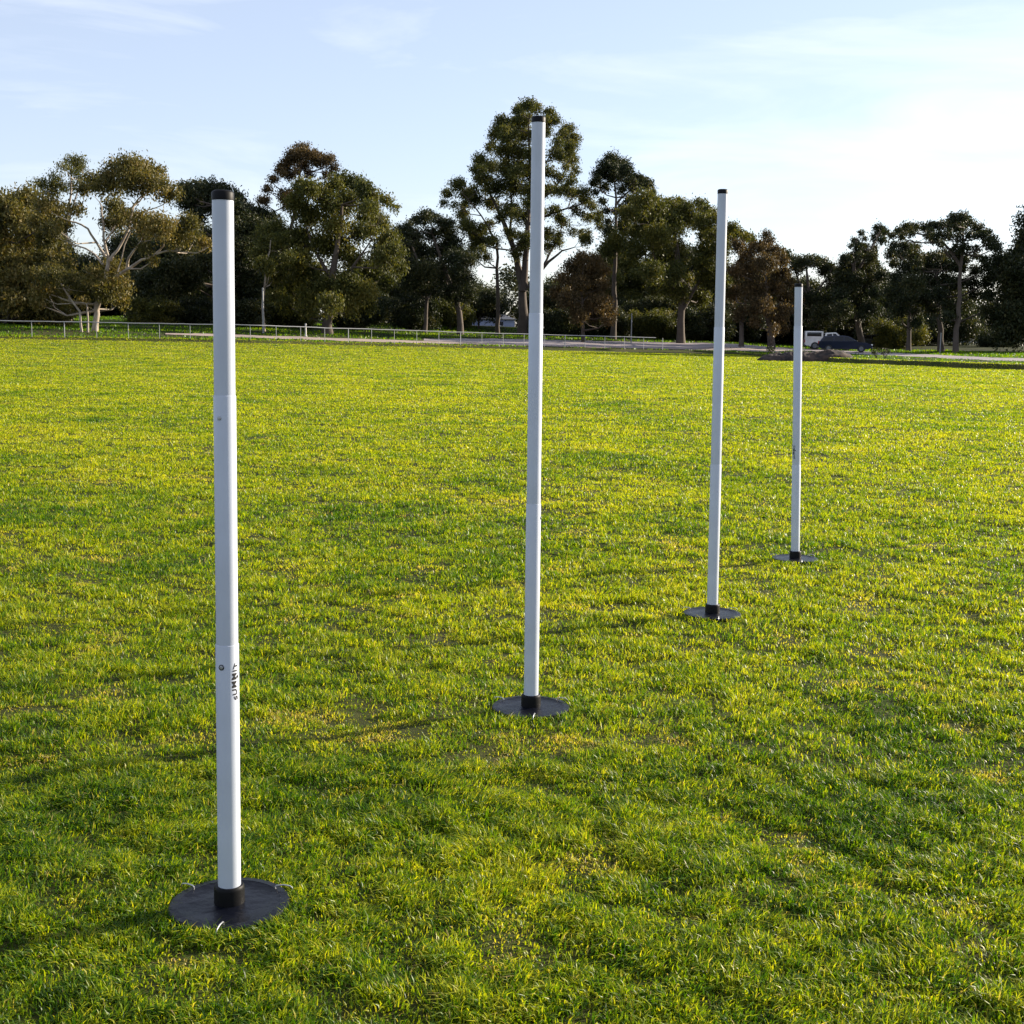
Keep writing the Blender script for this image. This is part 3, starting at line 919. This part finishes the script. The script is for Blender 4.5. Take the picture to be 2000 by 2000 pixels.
make_tree('gum_tree', 'wide dark many domed tree behind the third post', 138, 1330,
    [([(1330, 660), (1332, 600), (1325, 520), (1315, 440), (1310, 400)], .45, .12), ([(1330, 610), (1370, 540), (1400, 470)], .2, .06), ([(1330, 590), (1285, 520), (1260, 450)], .2, .06)],
    z3((1520, 850, 65), (1610, 830, 80), (1700, 870, 70), (1480, 930, 60), (1600, 940, 90), (1720, 970, 80), (1490, 1050, 65), (1600, 1080, 90), (1720, 1090, 90), (1400, 1150, 80), (1550, 1200, 90, .8), (1330, 1200, 60)) +
    z4((250, 520, 55), (330, 510, 50), (400, 540, 50), (500, 520, 52), (550, 570, 45), (610, 600, 50), (650, 650, 42), (700, 680, 36, .7), (780, 710, 40), (830, 760, 40, .8), (880, 790, 36, .6), (930, 810, 40, .8), (190, 600, 70), (300, 620, 90), (420, 640, 85), (540, 680, 80),
       (280, 730, 90), (180, 740, 70), (560, 790, 70), (660, 760, 60), (740, 800, 60), (150, 850, 90), (290, 880, 80), (560, 900, 80), (680, 880, 80), (340, 960, 60, .7), (200, 980, 90), (520, 1010, 80, .8), (650, 1020, 80), (100, 1080, 80), (280, 1100, 90), (400, 1150, 50, .7), (560, 1150, 90), (150, 1220, 90), (330, 1270, 80, .8), (500, 1300, 90), (680, 1180, 80)),
    'leaf_green', 'bark_dark', 0.40, 50, spread=1.1, group=G1)
make_tree('gum_tree', 'small rusty brown drooping tree in front of the wide dark tree', 130, 1140,
    [([(1140, 655), (1140, 620), (1135, 560), (1140, 520)], .2, .06)],
    z3((1150, 1270, 60), (1230, 1290, 60), (1080, 1330, 65), (1180, 1370, 80), (1290, 1360, 60), (1010, 1420, 60), (1110, 1460, 80), (1230, 1480, 85), (1310, 1460, 40), (960, 1520, 50), (1040, 1580, 70), (1160, 1600, 80), (1280, 1600, 75), (1350, 1680, 50), (1340, 1730, 38), (1230, 1690, 60), (1120, 1690, 60)),
    'leaf_brown', 'bark_dark', 0.36, 46, spread=.6, group=G1, droop=1)
make_tree('gum_tree', 'brownish leaning tree between the third and the fourth post', 130, 1505,
    [(p4((1100, 1740), (1100, 1600), (1080, 1500), (1060, 1300), (1050, 1100), (1050, 900)), .42, .10), (p4((850, 1700), (850, 1500), (870, 1350), (900, 1200)), .26, .08, 2)],
    z4((1050, 775, 36, .7), (1090, 820, 28, .6), (1000, 880, 55), (1060, 860, 50), (1130, 920, 60), (900, 940, 65), (820, 860, 50), (1190, 990, 55), (1050, 1020, 85), (900, 1070, 85), (1170, 1110, 65), (1250, 1180, 45), (1210, 1080, 40), (800, 1080, 60), (950, 1230, 95), (1110, 1220, 90), (1220, 1300, 60),
       (800, 1270, 80), (1210, 1400, 55), (1020, 1380, 90, .8), (1160, 1470, 70), (1200, 1560, 45), (850, 1430, 70, .7), (960, 1500, 50, .6), (1130, 1570, 40, .6), (1330, 1330, 30)),
    'leaf_brown', 'bark_dark', 0.36, 46, spread=.8, group=G1, droop=1)
make_tree('pine_tree', 'low umbrella shaped dark tree behind the top of the farthest post', 140, 1590,
    [([(1590, 680), (1588, 620), (1580, 560), (1575, 520)], .34, .10), ([(1585, 590), (1610, 550), (1625, 525)], .14, .05), ([(1585, 590), (1560, 550), (1550, 520)], .14, .05)],
    z4((1220, 940, 40), (1290, 985, 45), (1370, 1000, 50), (1450, 995, 50), (1520, 1010, 50), (1590, 1050, 50), (1650, 1090, 45), (1320, 1050, 50), (1540, 1080, 45), (1640, 1180, 60), (1700, 1120, 60), (1400, 1320, 80), (1500, 1330, 90), (1620, 1330, 90), (1400, 1440, 80), (1540, 1450, 90), (1660, 1460, 80), (1480, 1560, 60), (1700, 1250, 80), (1300, 1260, 50)),
    'leaf_dark', 'bark_dark', 0.38, 56, spread=.9, group=G1)
make_tree('gum_tree', 'dark gum with ragged tufts on top, behind the parked cars', 136, 1680,
    [([(1684, 690), (1675, 620), (1668, 540), (1672, 470)], .4, .1), ([(1668, 540), (1700, 490), (1720, 450)], .16, .05)],
    z5((655, 375, 22, .7), (680, 430, 20, .7), (600, 450, 30), (620, 510, 34), (545, 500, 18, .5), (690, 510, 34), (500, 630, 50), (590, 600, 50), (680, 590, 50), (750, 620, 55), (470, 700, 36), (560, 710, 70), (680, 720, 80), (790, 700, 50), (820, 340, 45), (870, 370, 45), (790, 420, 34), (860, 450, 40, .7), (780, 520, 36, .7), (760, 570, 40),
       (600, 820, 80), (740, 850, 85), (480, 830, 60), (850, 800, 60), (540, 940, 85), (680, 980, 90), (800, 960, 70), (450, 1000, 70), (600, 1080, 90), (740, 1110, 80), (470, 1130, 80), (580, 1210, 80), (700, 1240, 70, .8), (360, 1180, 60), (300, 1100, 60)),
    'leaf_dark', 'bark_dark', 0.34, 54, spread=.8, group=G1)
make_tree('gum_tree', 'arching gum with a high domed crown at the right edge', 116, 1870,
    [(p5((1560, 1600), (1570, 1400), (1600, 1200), (1610, 1000), (1620, 700), (1640, 450), (1640, 320)), .30, .07), (p5((1620, 700), (1500, 520), (1380, 420), (1200, 380), (1050, 370)), .14, .04, 1), (p5((1640, 450), (1760, 400), (1840, 420)), .10, .04)],
    z5((955, 400, 28), (1020, 360, 38), (1100, 320, 42), (1180, 330, 45), (1270, 330, 45), (1340, 305, 45), (1430, 310, 48), (1050, 400, 30, .7), (1130, 380, 34, .8), (1550, 240, 48), (1640, 230, 48), (1700, 280, 50), (1780, 330, 50), (1840, 400, 42), (1600, 330, 60), (1700, 400, 45, .7), (1500, 300, 45), (1500, 410, 45, .8), (1410, 400, 42, .8),
       (1420, 480, 34, .7), (1340, 450, 32, .7), (1310, 400, 34), (1590, 450, 34, .6), (1880, 440, 30, .7), (1890, 370, 24, .7), (1650, 520, 50), (1770, 540, 40, .6), (1560, 520, 32, .6), (1870, 510, 32, .6), (1920, 450, 45), (1960, 520, 50)),
    'leaf_dark', 'bark_dark', 0.32, 50, spread=.7, group=G1)
make_tree('gum_tree', 'bushy dark tree with a bronze patch, under the arching gum at right', 124, 1835,
    [(p5((1420, 1580), (1420, 1400), (1410, 1200), (1400, 1000), (1380, 750)), .36, .10), (p5((1110, 1540), (1120, 1300), (1120, 1000), (1110, 700)), .26, .08, 2)],
    z5((980, 500, 42), (1080, 510, 48), (1180, 520, 46), (940, 590, 55), (1060, 600, 70), (1180, 620, 65), (1330, 620, 60), (1420, 600, 52), (1500, 590, 50), (1270, 640, 50), (1590, 600, 50), (970, 680, 50, .8), (1100, 720, 85), (1230, 740, 80), (1370, 720, 80), (1500, 700, 70), (1600, 720, 65), (1650, 640, 45),
       (1760, 600, 40, .6), (1850, 640, 45), (1880, 720, 50), (1760, 740, 60), (1870, 860, 60), (1010, 830, 75), (1150, 870, 90), (1300, 860, 85), (1450, 850, 85), (1590, 860, 70), (1720, 870, 65), (950, 960, 70), (1090, 1010, 85), (1250, 1010, 85), (1400, 980, 75), (1530, 960, 60), (1750, 980, 55, .7), (1880, 980, 60), (1020, 1130, 75, .8), (1180, 1130, 70, .8), (1340, 1120, 60, .7), (1500, 1080, 50, .7), (1180, 1250, 50), (1480, 1180, 50, .7), (1850, 1130, 50, .7), (1960, 800, 80), (1980, 650, 70)),
    'leaf_dark', 'bark_dark', 0.34, 50, spread=.9, group=G1)

# trees beyond the sides of the frame and behind, each with a crown of its own
def back_tree(label, px_, top, half, bottom, depth, leaf, seed, name='gum_tree', dens=40, group='background trees behind the front row'):
    rs = np.random.default_rng(seed)
    cl = []
    n = int((bottom - top) * half / 420) + 10
    for k in range(n):
        f = rs.random() ** 0.8
        y = top + 18 + (bottom - top) * f
        wdt = half * math.sqrt(max(0.05, 1 - (1.0 - min(f * 1.5, 1)) ** 2))
        cl.append((px_ + rs.uniform(-1, 1) * wdt, y, rs.uniform(18, 30)))
    make_tree(name, label, depth, px_, [([(px_, 650), (px_ + 3, (bottom + 650) / 2), (px_ - 4, bottom), (px_, top + 30)], .4, .1)], cl, leaf, 'bark_dark', 0.48, dens, spread=1.0, group=group)
BT = [
    ('tree cut by the left frame edge, in front of the bluish gum', 5, 385, 85, 610, 112, 'leaf_olive'),
    ('dark tree filling the gap under the spreading gum', 290, 465, 85, 610, 160, 'leaf_dark'),
    ('dark tree showing behind the left edge of the spreading gum', 100, 470, 80, 610, 158, 'leaf_dark'),
    ('dark tree behind the middle of the nearest post', 430, 470, 70, 615, 162, 'leaf_dark'),
    ('dim tree seen between the slender tree and the nearest post', 520, 460, 60, 620, 166, 'leaf_dark'),
    ('shaded tree behind the right flank of the rounded tree', 770, 500, 70, 610, 168, 'leaf_dark'),
    ('shaded tree behind the trunks left of the tallest tree', 905, 545, 60, 625, 172, 'leaf_dark'),
    ('low dark tree between the second post and the rusty tree', 1075, 560, 40, 625, 176, 'leaf_dark'),
    ('dark tree behind the domed gum', 1215, 500, 65, 625, 170, 'leaf_green'),
    ('dark tree behind the third post', 1330, 520, 80, 630, 172, 'leaf_dark'),
    ('dark tree behind the brownish leaning tree', 1470, 540, 70, 640, 168, 'leaf_dark'),
    ('dark tree behind the farthest post and the white ute', 1585, 580, 60, 645, 170, 'leaf_dark'),
    ('dark tree behind the ragged topped gum', 1700, 560, 70, 650, 165, 'leaf_dark'),
    ('dark tree between the right hand trunks', 1810, 580, 60, 650, 160, 'leaf_dark'),
    ('tree cut by the right frame edge', 2055, 440, 80, 640, 122, 'leaf_dark'),
]
for k, (lb, x, t, h, b, d, lf) in enumerate(BT):
    if 800 < x < 1100:
        back_tree(lb, x, t, h, b, d, lf, 100 + k)
    else:
        back_tree(lb, x, t - 32, h * 1.3, b, d, lf, 100 + k)

def shrub(label, px_, y0, y1, half, depth, leaf, seed, name='shrub'):
    rs = np.random.default_rng(seed)
    cl = [(px_ + rs.uniform(-1, 1) * half, rs.uniform(y0 + 6, y1 - 4), rs.uniform(11, 18)) for _ in range(int(half * (y1 - y0) / 110) + 6)]
    make_tree(name, label, depth, px_, [([(px_, 660), (px_, (y0 + y1) / 2)], .12, .05)], cl, leaf, 'bark_dark', 0.36, 55, spread=.4, group='dark shrubs under the trees', cat='shrub')
SH = [(60, 590, 632, 60), (250, 580, 628, 55), (345, 585, 632, 50), (440, 590, 634, 50), (560, 585, 630, 45), (720, 585, 622, 50), (830, 590, 622, 40), (935, 585, 612, 30),
      (1065, 590, 632, 35), (1190, 600, 640, 45), (1290, 600, 640, 45), (1400, 610, 650, 45), (1480, 620, 650, 35), (1560, 610, 655, 40), (1690, 620, 668, 40), (1790, 610, 660, 40)]
SHL = ['at the left frame edge behind the fence', 'right of the pale forked trunk', 'left of the nearest post', 'directly behind the nearest post', 'under the slender pale stem', 'under the right side of the rounded tree', 'between the rounded tree and the dark tree', 'beside the slim trunk left of the second post',
       'just right of the second post', 'right of the rusty tree', 'left of the third post', 'right of the third post', 'under the brownish leaning tree', 'behind the farthest post', 'behind the small dark car', 'between the two right hand trunks']
for k, ((x, a, b, h), lb) in enumerate(zip(SH, SHL)):
    shrub('dark shrub ' + lb, x, a - 12, b, h * 1.25, 152 + (k * 37) % 14, 'leaf_dark', 300 + k)

SH2 = [(30, 560, 636, 50, 118), (300, 588, 642, 40, 128), (372, 592, 642, 40, 130), (470, 590, 644, 40, 126), (560, 588, 642, 42, 130), (700, 590, 640, 45, 134), (800, 592, 636, 40, 140), (880, 590, 634, 30, 150),
       (1100, 610, 654, 40, 146), (1180, 612, 654, 40, 150), (1275, 610, 656, 40, 150), (1385, 612, 660, 45, 150), (1460, 620, 660, 35, 152), (1760, 630, 676, 40, 140), (1945, 652, 680, 22, 150)]
SHL2 = ['in front at the left frame edge', 'between the forked gum and the nearest post', 'just left of the nearest post', 'just right of the nearest post', 'left of the white bollard', 'under the drooping side of the rounded tree', 'right of the rounded tree', 'left of the tallest tree',
        'beneath the rusty tree', 'at the foot of the domed gum', 'at the foot of the wide dark tree', 'between the third post and the leaning tree', 'at the foot of the leaning tree', 'right of the small hatchback', 'at the right frame edge in front of the pale house']
for k, ((x, a, b, h, d), lb) in enumerate(zip(SH2, SHL2)):
    shrub('leafy green shrub ' + lb, x, a, b, h, d, 'leaf_green' if k % 3 == 1 else 'leaf_dark', 400 + k)

# far wood, one mass
def far_wood():
    cs, rs_, cn = [], [], []
    for k in range(330):
        a = rng.uniform(-.55, .55)
        d = rng.uniform(215, 250)
        x, y = a * d, d
        h = ground_z(x, y)
        r = rng.uniform(1.6, 3.0)
        cs.append(np.array([x, y, h + rng.uniform(0.3, 8.0)]))
        rs_.append(np.array([r * 1.3, r, r]))
        cn.append(420)
    V, F, T = leaves(cs, rs_, cn, 0.6, .3)
    o = link_mesh('distant_wood', np_mesh('distant_wood', V, F, 4, {'tint': ('FACE', T)}), M['leaf_dark'])
    tag(o, 'distant dark wood closing the view behind the trees', 'wood', kind='stuff')
far_wood()

# ------------------------------------------------------------------ vehicles
M['paint_white'] = mat('white_car_paint', (0.80, 0.80, 0.80), 0.3, coat=0.6, noise=(2, .3, (0.56, 0.56, 0.55)))
M['paint_navy'] = mat('navy_car_paint', (0.004, 0.008, 0.026), 0.3, coat=0.35, spec=0.3, noise=(2, .3, (0.006, 0.011, 0.032)))
M['paint_black'] = mat('charcoal_car_paint', (0.02, 0.02, 0.028), 0.3, coat=0.7, noise=(2, .3, (0.028, 0.028, 0.036)))
M['glass'] = mat('car_glass', (0.003, 0.004, 0.006), 0.08, spec=0.4, noise=(2, .3, (0.005, 0.006, 0.009)))
M['rim'] = mat('alloy_rim', (0.16, 0.16, 0.17), 0.4, 0.6, noise=(8, .3, (0.10, 0.10, 0.11)))
M['tyre'] = mat('tyre_rubber', (0.015, 0.015, 0.015), 0.85, noise=(20, .3, (0.025, 0.025, 0.025)))
M['lamp'] = mat('lamp_lens', (0.75, 0.75, 0.72), 0.15, coat=1.0, noise=(20, .3, (0.7, 0.7, 0.68)))
M['lamp_red'] = mat('tail_lens', (0.35, 0.02, 0.015), 0.2, noise=(20, .3, (0.3, 0.02, 0.015)))

def make_car(name, label, cat, loc, rz, paint, prof_body, prof_cab, windows, length, width, wheelr, wb_, canopy=None, group=None):
    """side profiles in x (front = +x) and z"""
    root = empty(name, loc, rz)
    w = width / 2
    ins = lambda x, z: 0.02 if z > 0.45 else 0.06
    b = MB().prism(prof_body, -w, w, ins)
    bmesh.ops.bevel(b.bm, geom=[e for e in b.bm.edges], offset=0.045, segments=2, affect='EDGES')
    b.build('body', M[paint], root, True, 35)
    z0 = min(z for x, z in prof_cab)
    z1_ = max(z for x, z in prof_cab)
    cabin = MB().prism(prof_cab, -w + .05, w - .05, lambda x, z: 0.16 * (z - z0) / (z1_ - z0))
    bmesh.ops.bevel(cabin.bm, geom=[e for e in cabin.bm.edges], offset=0.04, segments=2, affect='EDGES')
    cabin.build('cabin', M[paint], root, True, 35)
    for poly in windows:
        for s in (-1, 1):
            bm = MB()
            vs = []
            for off in (0.004, -0.02):
                ring = []
                for x, z in poly:
                    y = (w - .05) - 0.16 * (z - z0) / (z1_ - z0) + off
                    ring.append(bm.bm.verts.new((x, s * y, z)))
                vs.append(ring)
            bm.bm.faces.new(vs[0])
            bm.bm.faces.new(vs[1][::-1])
            n = len(poly)
            for i in range(n):
                bm.bm.faces.new((vs[0][i], vs[0][(i + 1) % n], vs[1][(i + 1) % n], vs[1][i]))
            bm.build('side_window', M['glass'], root)
    # windscreen and rear window on the sloping ends of the cabin
    fr_ = sorted(prof_cab, key=lambda q: -q[0])
    for (lowp, highp, nm, sg) in ((prof_cab[-1], prof_cab[-2], 'windscreen', 1), (prof_cab[0], prof_cab[1], 'rear_window', -1)):
        g = MB()
        (xa, za), (xb, zb) = lowp, highp
        pa = (xa + (xb - xa) * .12, za + (zb - za) * .12)
        pb = (xa + (xb - xa) * .86, za + (zb - za) * .86)
        nx, nz_ = (zb - za), -(xb - xa)
        ln = math.hypot(nx, nz_) or 1
        nx, nz_ = nx / ln * sg * .012, nz_ / ln * sg * .012
        if sg == -1:
            nx, nz_ = -abs(nx), abs(nz_)
        else:
            nx, nz_ = abs(nx), abs(nz_)
        wa, wb2 = w - .16, w - .25
        o = [(pa[0] + nx, -wa, pa[1] + nz_), (pa[0] + nx, wa, pa[1] + nz_), (pb[0] + nx, wb2, pb[1] + nz_), (pb[0] + nx, -wb2, pb[1] + nz_)]
        i_ = [(p[0] - nx * 3, p[1], p[2] - nz_ * 3) for p in o]
        v = [g.bm.verts.new(p) for p in o + i_]
        for f in ((0, 1, 2, 3), (7, 6, 5, 4), (0, 4, 5, 1), (1, 5, 6, 2), (2, 6, 7, 3), (3, 7, 4, 0)):
            g.bm.faces.new([v[k] for k in f])
        g.build(nm, M['glass'], root)
    for x in wb_:
        for s in (-1, 1):
            ty = MB().lathe([(wheelr * .62, -.11), (wheelr * .95, -.11), (wheelr, -.08), (wheelr, .08), (wheelr * .95, .11), (wheelr * .62, .11)], 28, 'Y', (x, s * (w - .08), wheelr))
            wh = ty.build('wheel', M['tyre'], root, True, 40)
            rm = MB().lathe([(wheelr * .60, -.115), (wheelr * .55, -.120), (wheelr * .2, -.10), (wheelr * .2, .10), (wheelr * .55, .120), (wheelr * .60, .115)], 24, 'Y', (x, s * (w - .08), wheelr))
            rm.build('rim', M['rim'], wh, True, 40)
    fx = max(x for x, z in prof_body)
    bx_ = min(x for x, z in prof_body)
    for s in (-1, 1):
        MB().box((fx - .06, s * (w - .24), .68), (.16, .34, .15), 0, .03).build('headlight', M['lamp'], root, True)
        MB().box((bx_ + .03, s * (w - .12), .86), (.10, .16, .28), 0, .02).build('tail_light', M['lamp_red'], root, True)
        MB().box((prof_cab[-1][0] - .25, s * (w + .05), 1.02), (.12, .16, .14), 0, .03).build('wing_mirror', M[paint], root, True)
    MB().box((fx - .02, 0, .42), (.14, width - .12, .20), 0, .04).build('front_bumper', M['paint_black'], root, True)
    MB().box((bx_ + .02, 0, .45), (.14, width - .12, .20), 0, .04).build('rear_bumper', M['paint_black'], root, True)
    if canopy:
        x0, x1, zb, zt = canopy
        MB().box(((x0 + x1) / 2, 0, (zb + zt) / 2), (x1 - x0, width - .08, zt - zb), 0, .08).build('canopy', M[paint], root, True)
        for s in (-1, 1):
            MB().box(((x0 + x1) / 2, s * (width / 2 - .035), zb + (zt - zb) * .62), ((x1 - x0) * .78, .03, (zt - zb) * .46), 0, .012).build('canopy_window', M['glass'], root, True)
    tag(root, label, cat, group)
    return root

def on_ground(px_, depth):
    p = px_world(px_, 660, depth)
    return (p[0], p[1], ground_z(p[0], p[1]) + 0.05)

GC = 'vehicles parked beside the road'
make_car('parked_ute', 'white ute with a windowed canopy parked behind the dark wagon', 'ute', on_ground(1622, 131), R_(-8), 'paint_white',
         [(-2.6, .45), (-2.62, 1.02), (.9, 1.05), (1.75, 1.02), (2.45, .92), (2.55, .75), (2.55, .45), (1.9, .32), (-2.0, .32)],
         [(-.75, 1.0), (-.55, 1.70), (.45, 1.76), (1.25, 1.04)],
         [[(-.5, 1.10), (-.42, 1.56), (.08, 1.62), (.08, 1.10)], [(.16, 1.10), (.16, 1.62), (.44, 1.62), (.92, 1.10)]],
         5.1, 1.85, .38, (-1.6, 1.65), canopy=(-2.6, -.78, 1.0, 1.86), group=GC)
make_car('parked_wagon', 'long dark navy station wagon parked in front of the white ute', 'car', on_ground(1651, 119), R_(-14), 'paint_navy',
         [(-2.35, .42), (-2.40, .90), (-2.30, 1.00), (.95, .98), (2.0, .86), (2.38, .70), (2.42, .42), (1.9, .28), (-2.0, .28)],
         [(-2.25, .96), (-1.90, 1.46), (-.2, 1.52), (.35, 1.44), (1.15, .96)],
         [[(-2.0, 1.04), (-1.78, 1.36), (-1.05, 1.40), (-1.05, 1.04)], [(-.97, 1.04), (-.97, 1.41), (-.15, 1.42), (-.15, 1.04)], [(-.07, 1.04), (-.07, 1.42), (.25, 1.38), (.85, 1.04)]],
         4.8, 1.82, .33, (-1.45, 1.45), group=GC)
make_car('parked_hatchback', 'small charcoal hatchback half in shade right of the wagon', 'car', on_ground(1719, 140), R_(-40), 'paint_black',
         [(-1.9, .42), (-1.95, .90), (-1.85, 1.00), (.75, .98), (1.6, .86), (1.92, .70), (1.95, .42), (1.5, .28), (-1.6, .28)],
         [(-1.80, .96), (-1.45, 1.42), (-.2, 1.50), (.25, 1.42), (.95, .96)],
         [[(-1.5, 1.04), (-1.3, 1.34), (-.7, 1.38), (-.7, 1.04)], [(-.62, 1.04), (-.62, 1.38), (.15, 1.38), (.68, 1.04)]],
         3.9, 1.72, .31, (-1.2, 1.2), group=GC)

# ------------------------------------------------------------------ soil mound and weeds at the field's edge
def mound():
    c = px_world(1572, 700, 86)
    n, m = 90, 44
    xs = np.linspace(-3.3, 3.3, n)
    ys = np.linspace(-1.6, 1.6, m)
    Xm, Ym = np.meshgrid(xs, ys, indexing='ij')
    Xw, Yw = Xm + c[0], Ym + c[1]
    f = np.clip(1 - (Xm / 3.2) ** 2 - (Ym / 1.5) ** 2, 0, 1)
    h = f ** 0.5 * (0.34 + 0.44 * fbm(Xw * 1.3, Yw * 1.3, 4, 91)) + np.sqrt(f) * 0.32 * (fbm(Xw * 4.5, Yw * 4.5, 3, 95) - .45)
    vv = np.hypot(Xw, Yw) - edge_R(Xw / Yw)
    sm = np.clip((vv + 3) / 6, 0, 1)
    Zm = np.where(f > 0, 0.27 * sm * sm * (3 - 2 * sm) * np.clip(f * 4, 0, 1) + terrain(Xw, Yw) * (1 - np.clip(f * 4, 0, 1)) + h, terrain(Xw, Yw) - 0.15)
    base = ground_z(c[0], c[1])
    V = np.stack([Xm, Ym, Zm - base], -1).reshape(-1, 3)
    i, j = np.meshgrid(np.arange(n - 1), np.arange(m - 1), indexing='ij')
    F = np.stack([i * m + j, (i + 1) * m + j, (i + 1) * m + j + 1, i * m + j + 1], -1).reshape(-1, 4)
    o = link_mesh('soil_mound', np_mesh('soil_mound', V, F, 4), M['soil'])
    o.location = (c[0], c[1], base)
    tag(o, 'low heap of dark soil and rubble at the field edge below the farthest post top', 'mound')
mound()

def weed(px_, depth, h, label):
    p = px_world(px_, 700, depth)
    g = ground_z(p[0], p[1])
    root = empty('weed', (p[0], p[1], g))
    mb = MB()
    pts = []
    for k in range(9):
        a = rng.uniform(0, 6.28)
        l = rng.uniform(.6, 1) * h
        e = np.array([math.cos(a) * l * .45, math.sin(a) * l * .45, l])
        mb.tube([(0, 0, -.02), tuple(e * .5 + rng.normal(0, .02, 3)), tuple(e)], [.012, .009, .004], 5)
        pts.append(e)
    mb.build('stem', M['bark_dark'], root)
    V, F, T = leaves([q for q in pts], [np.array([.16, .16, .14])] * 9, [26] * 9, .10)
    link_mesh('foliage', np_mesh('foliage', V, F, 4, {'tint': ('FACE', T)}), M['leaf_dark'], root)
    tag(root, label, 'weed', 'tall weeds at the field edge')
weed(1508, 90, .75, 'wispy weed on the left shoulder of the soil mound')
weed(1712, 84, .55, 'ragged weed on the bank, left of the other right hand weed')
weed(1728, 83, .62, 'ragged weed on the bank below the small hatchback')

# ------------------------------------------------------------------ slim poles, far buildings and far wall
M['pole_paint'] = mat('pale_pole', (0.30, 0.30, 0.30), 0.5, noise=(3, .3, (0.22, 0.22, 0.22)))
M['bollard_paint'] = mat('white_timber', (0.75, 0.72, 0.66), 0.6, noise=(6, .3, (0.6, 0.57, 0.52)))
def pole(px_, depth, ytop, r, label, nm='metal_pole', mt='pole_paint'):
    t = px_world(px_, ytop, depth)
    g = ground_z(t[0], t[1])
    h = t[2] - g
    o = MB().lathe([(r * 1.9, 0), (r * 1.9, .05), (r, .08), (r, h - .05), (r * .8, h), (r * .3, h + .02)], 16).build(nm, M[mt], None, True)
    o.location = (t[0], t[1], g)
    tag(o, label, 'pole')
pole(513, 112, 562, .07, 'pale slim metal pole standing left of the rounded tree')
pole(597, 110, 632, .07, 'short white bollard under the left side of the rounded tree', 'bollard', 'bollard_paint')
pole(1234, 132, 612, .06, 'pale slim metal pole right of the rusty tree')
pole(1838, 112, 650, .04, 'thin pale pole among the right hand trunks')

M['wall_blue'] = mat('blue_wall', (0.20, 0.24, 0.42), 0.7, noise=(.8, .3, (0.35, 0.38, 0.48)))
M['wall_pale'] = mat('pale_wall', (0.40, 0.41, 0.45), 0.8, noise=(.8, .3, (0.30, 0.31, 0.34)))
M['roof_dark'] = mat('dark_roof', (0.05, 0.055, 0.075), 0.7, noise=(1, .3, (0.08, 0.085, 0.10)))
M['window_dark'] = mat('window_pane', (0.02, 0.025, 0.035), 0.1, noise=(1, .3, (0.03, 0.035, 0.05)))
def house(px0, px1, depth, rowtop, rowbase, wallm, label):
    a = px_world(px0, 640, depth)
    b = px_world(px1, 640, depth)
    cx, wd = (a[0] + b[0]) / 2, b[0] - a[0]
    zt = px_world((px0 + px1) / 2, rowtop, depth)[2]
    g = px_world((px0 + px1) / 2, rowbase, depth)[2]
    g = min(g, ground_z(cx, depth + 3)) - .1
    h = zt - g
    root = empty('house', (cx, depth + 4, g))
    wh = h * .62
    MB().box((0, 0, wh / 2), (wd, 8, wh)).build('wall', wallm, root)
    rf = MB()
    v = [rf.bm.verts.new(p) for p in ((-wd / 2 - .4, -4.4, wh), (wd / 2 + .4, -4.4, wh), (wd / 2 + .4, 4.4, wh), (-wd / 2 - .4, 4.4, wh), (-wd / 2 + 2, 0, h), (wd / 2 - 2, 0, h))]
    for f in ((0, 1, 5, 4), (1, 2, 5), (2, 3, 4, 5), (3, 0, 4), (3, 2, 1, 0)):
        rf.bm.faces.new([v[k] for k in f])
    rf.build('roof', M['roof_dark'], root)
    n = max(2, int(wd / 3.5))
    for k in range(n):
        x = -wd / 2 + wd * (k + .5) / n
        wi = MB().box((x, -4.0, wh * .55), (1.3, .12, wh * .4)).build('window', M['window_dark'], root)
        MB().box((x, -4.03, wh * .55 - wh * .2 - .05), (1.5, .2, .08)).build('sill', M['bollard_paint'], wi)
    tag(root, label, 'house', 'houses glimpsed behind the trees')
house(884, 1005, 205, 612, 640, M['wall_blue'], 'bluish walled house glimpsed between trunks left of the second post')
house(1048, 1092, 208, 600, 640, M['wall_blue'], 'bluish walled house glimpsed just right of the second post')
house(1910, 1985, 175, 650, 672, M['wall_pale'], 'pale house with dark roof at the right frame edge')
house(1835, 1890, 190, 645, 672, M['wall_pale'], 'low pale building seen between the right hand trunks')

def far_rail():
    root = empty('rail_fence', (0, 0, 0))
    pts = []
    for k in range(60):
        x = 60 + k * 8
        p = px_world(x, 610, 170)
        pts.append((p[0], p[1], ground_z(p[0], p[1])))
    MB().tube([(x, y, z + 1.1) for x, y, z in pts], .09, 6).build('top_rail', M['bollard_paint'], root, True)
    for x, y, z in pts[::5]:
        MB().tube([(x, y, z - .1), (x, y, z + 1.05)], .07, 6).build('fence_post', M['bollard_paint'], root, True)
    tag(root, 'pale rail fence far behind the left trees, seen under their crowns', 'fence')
far_rail()
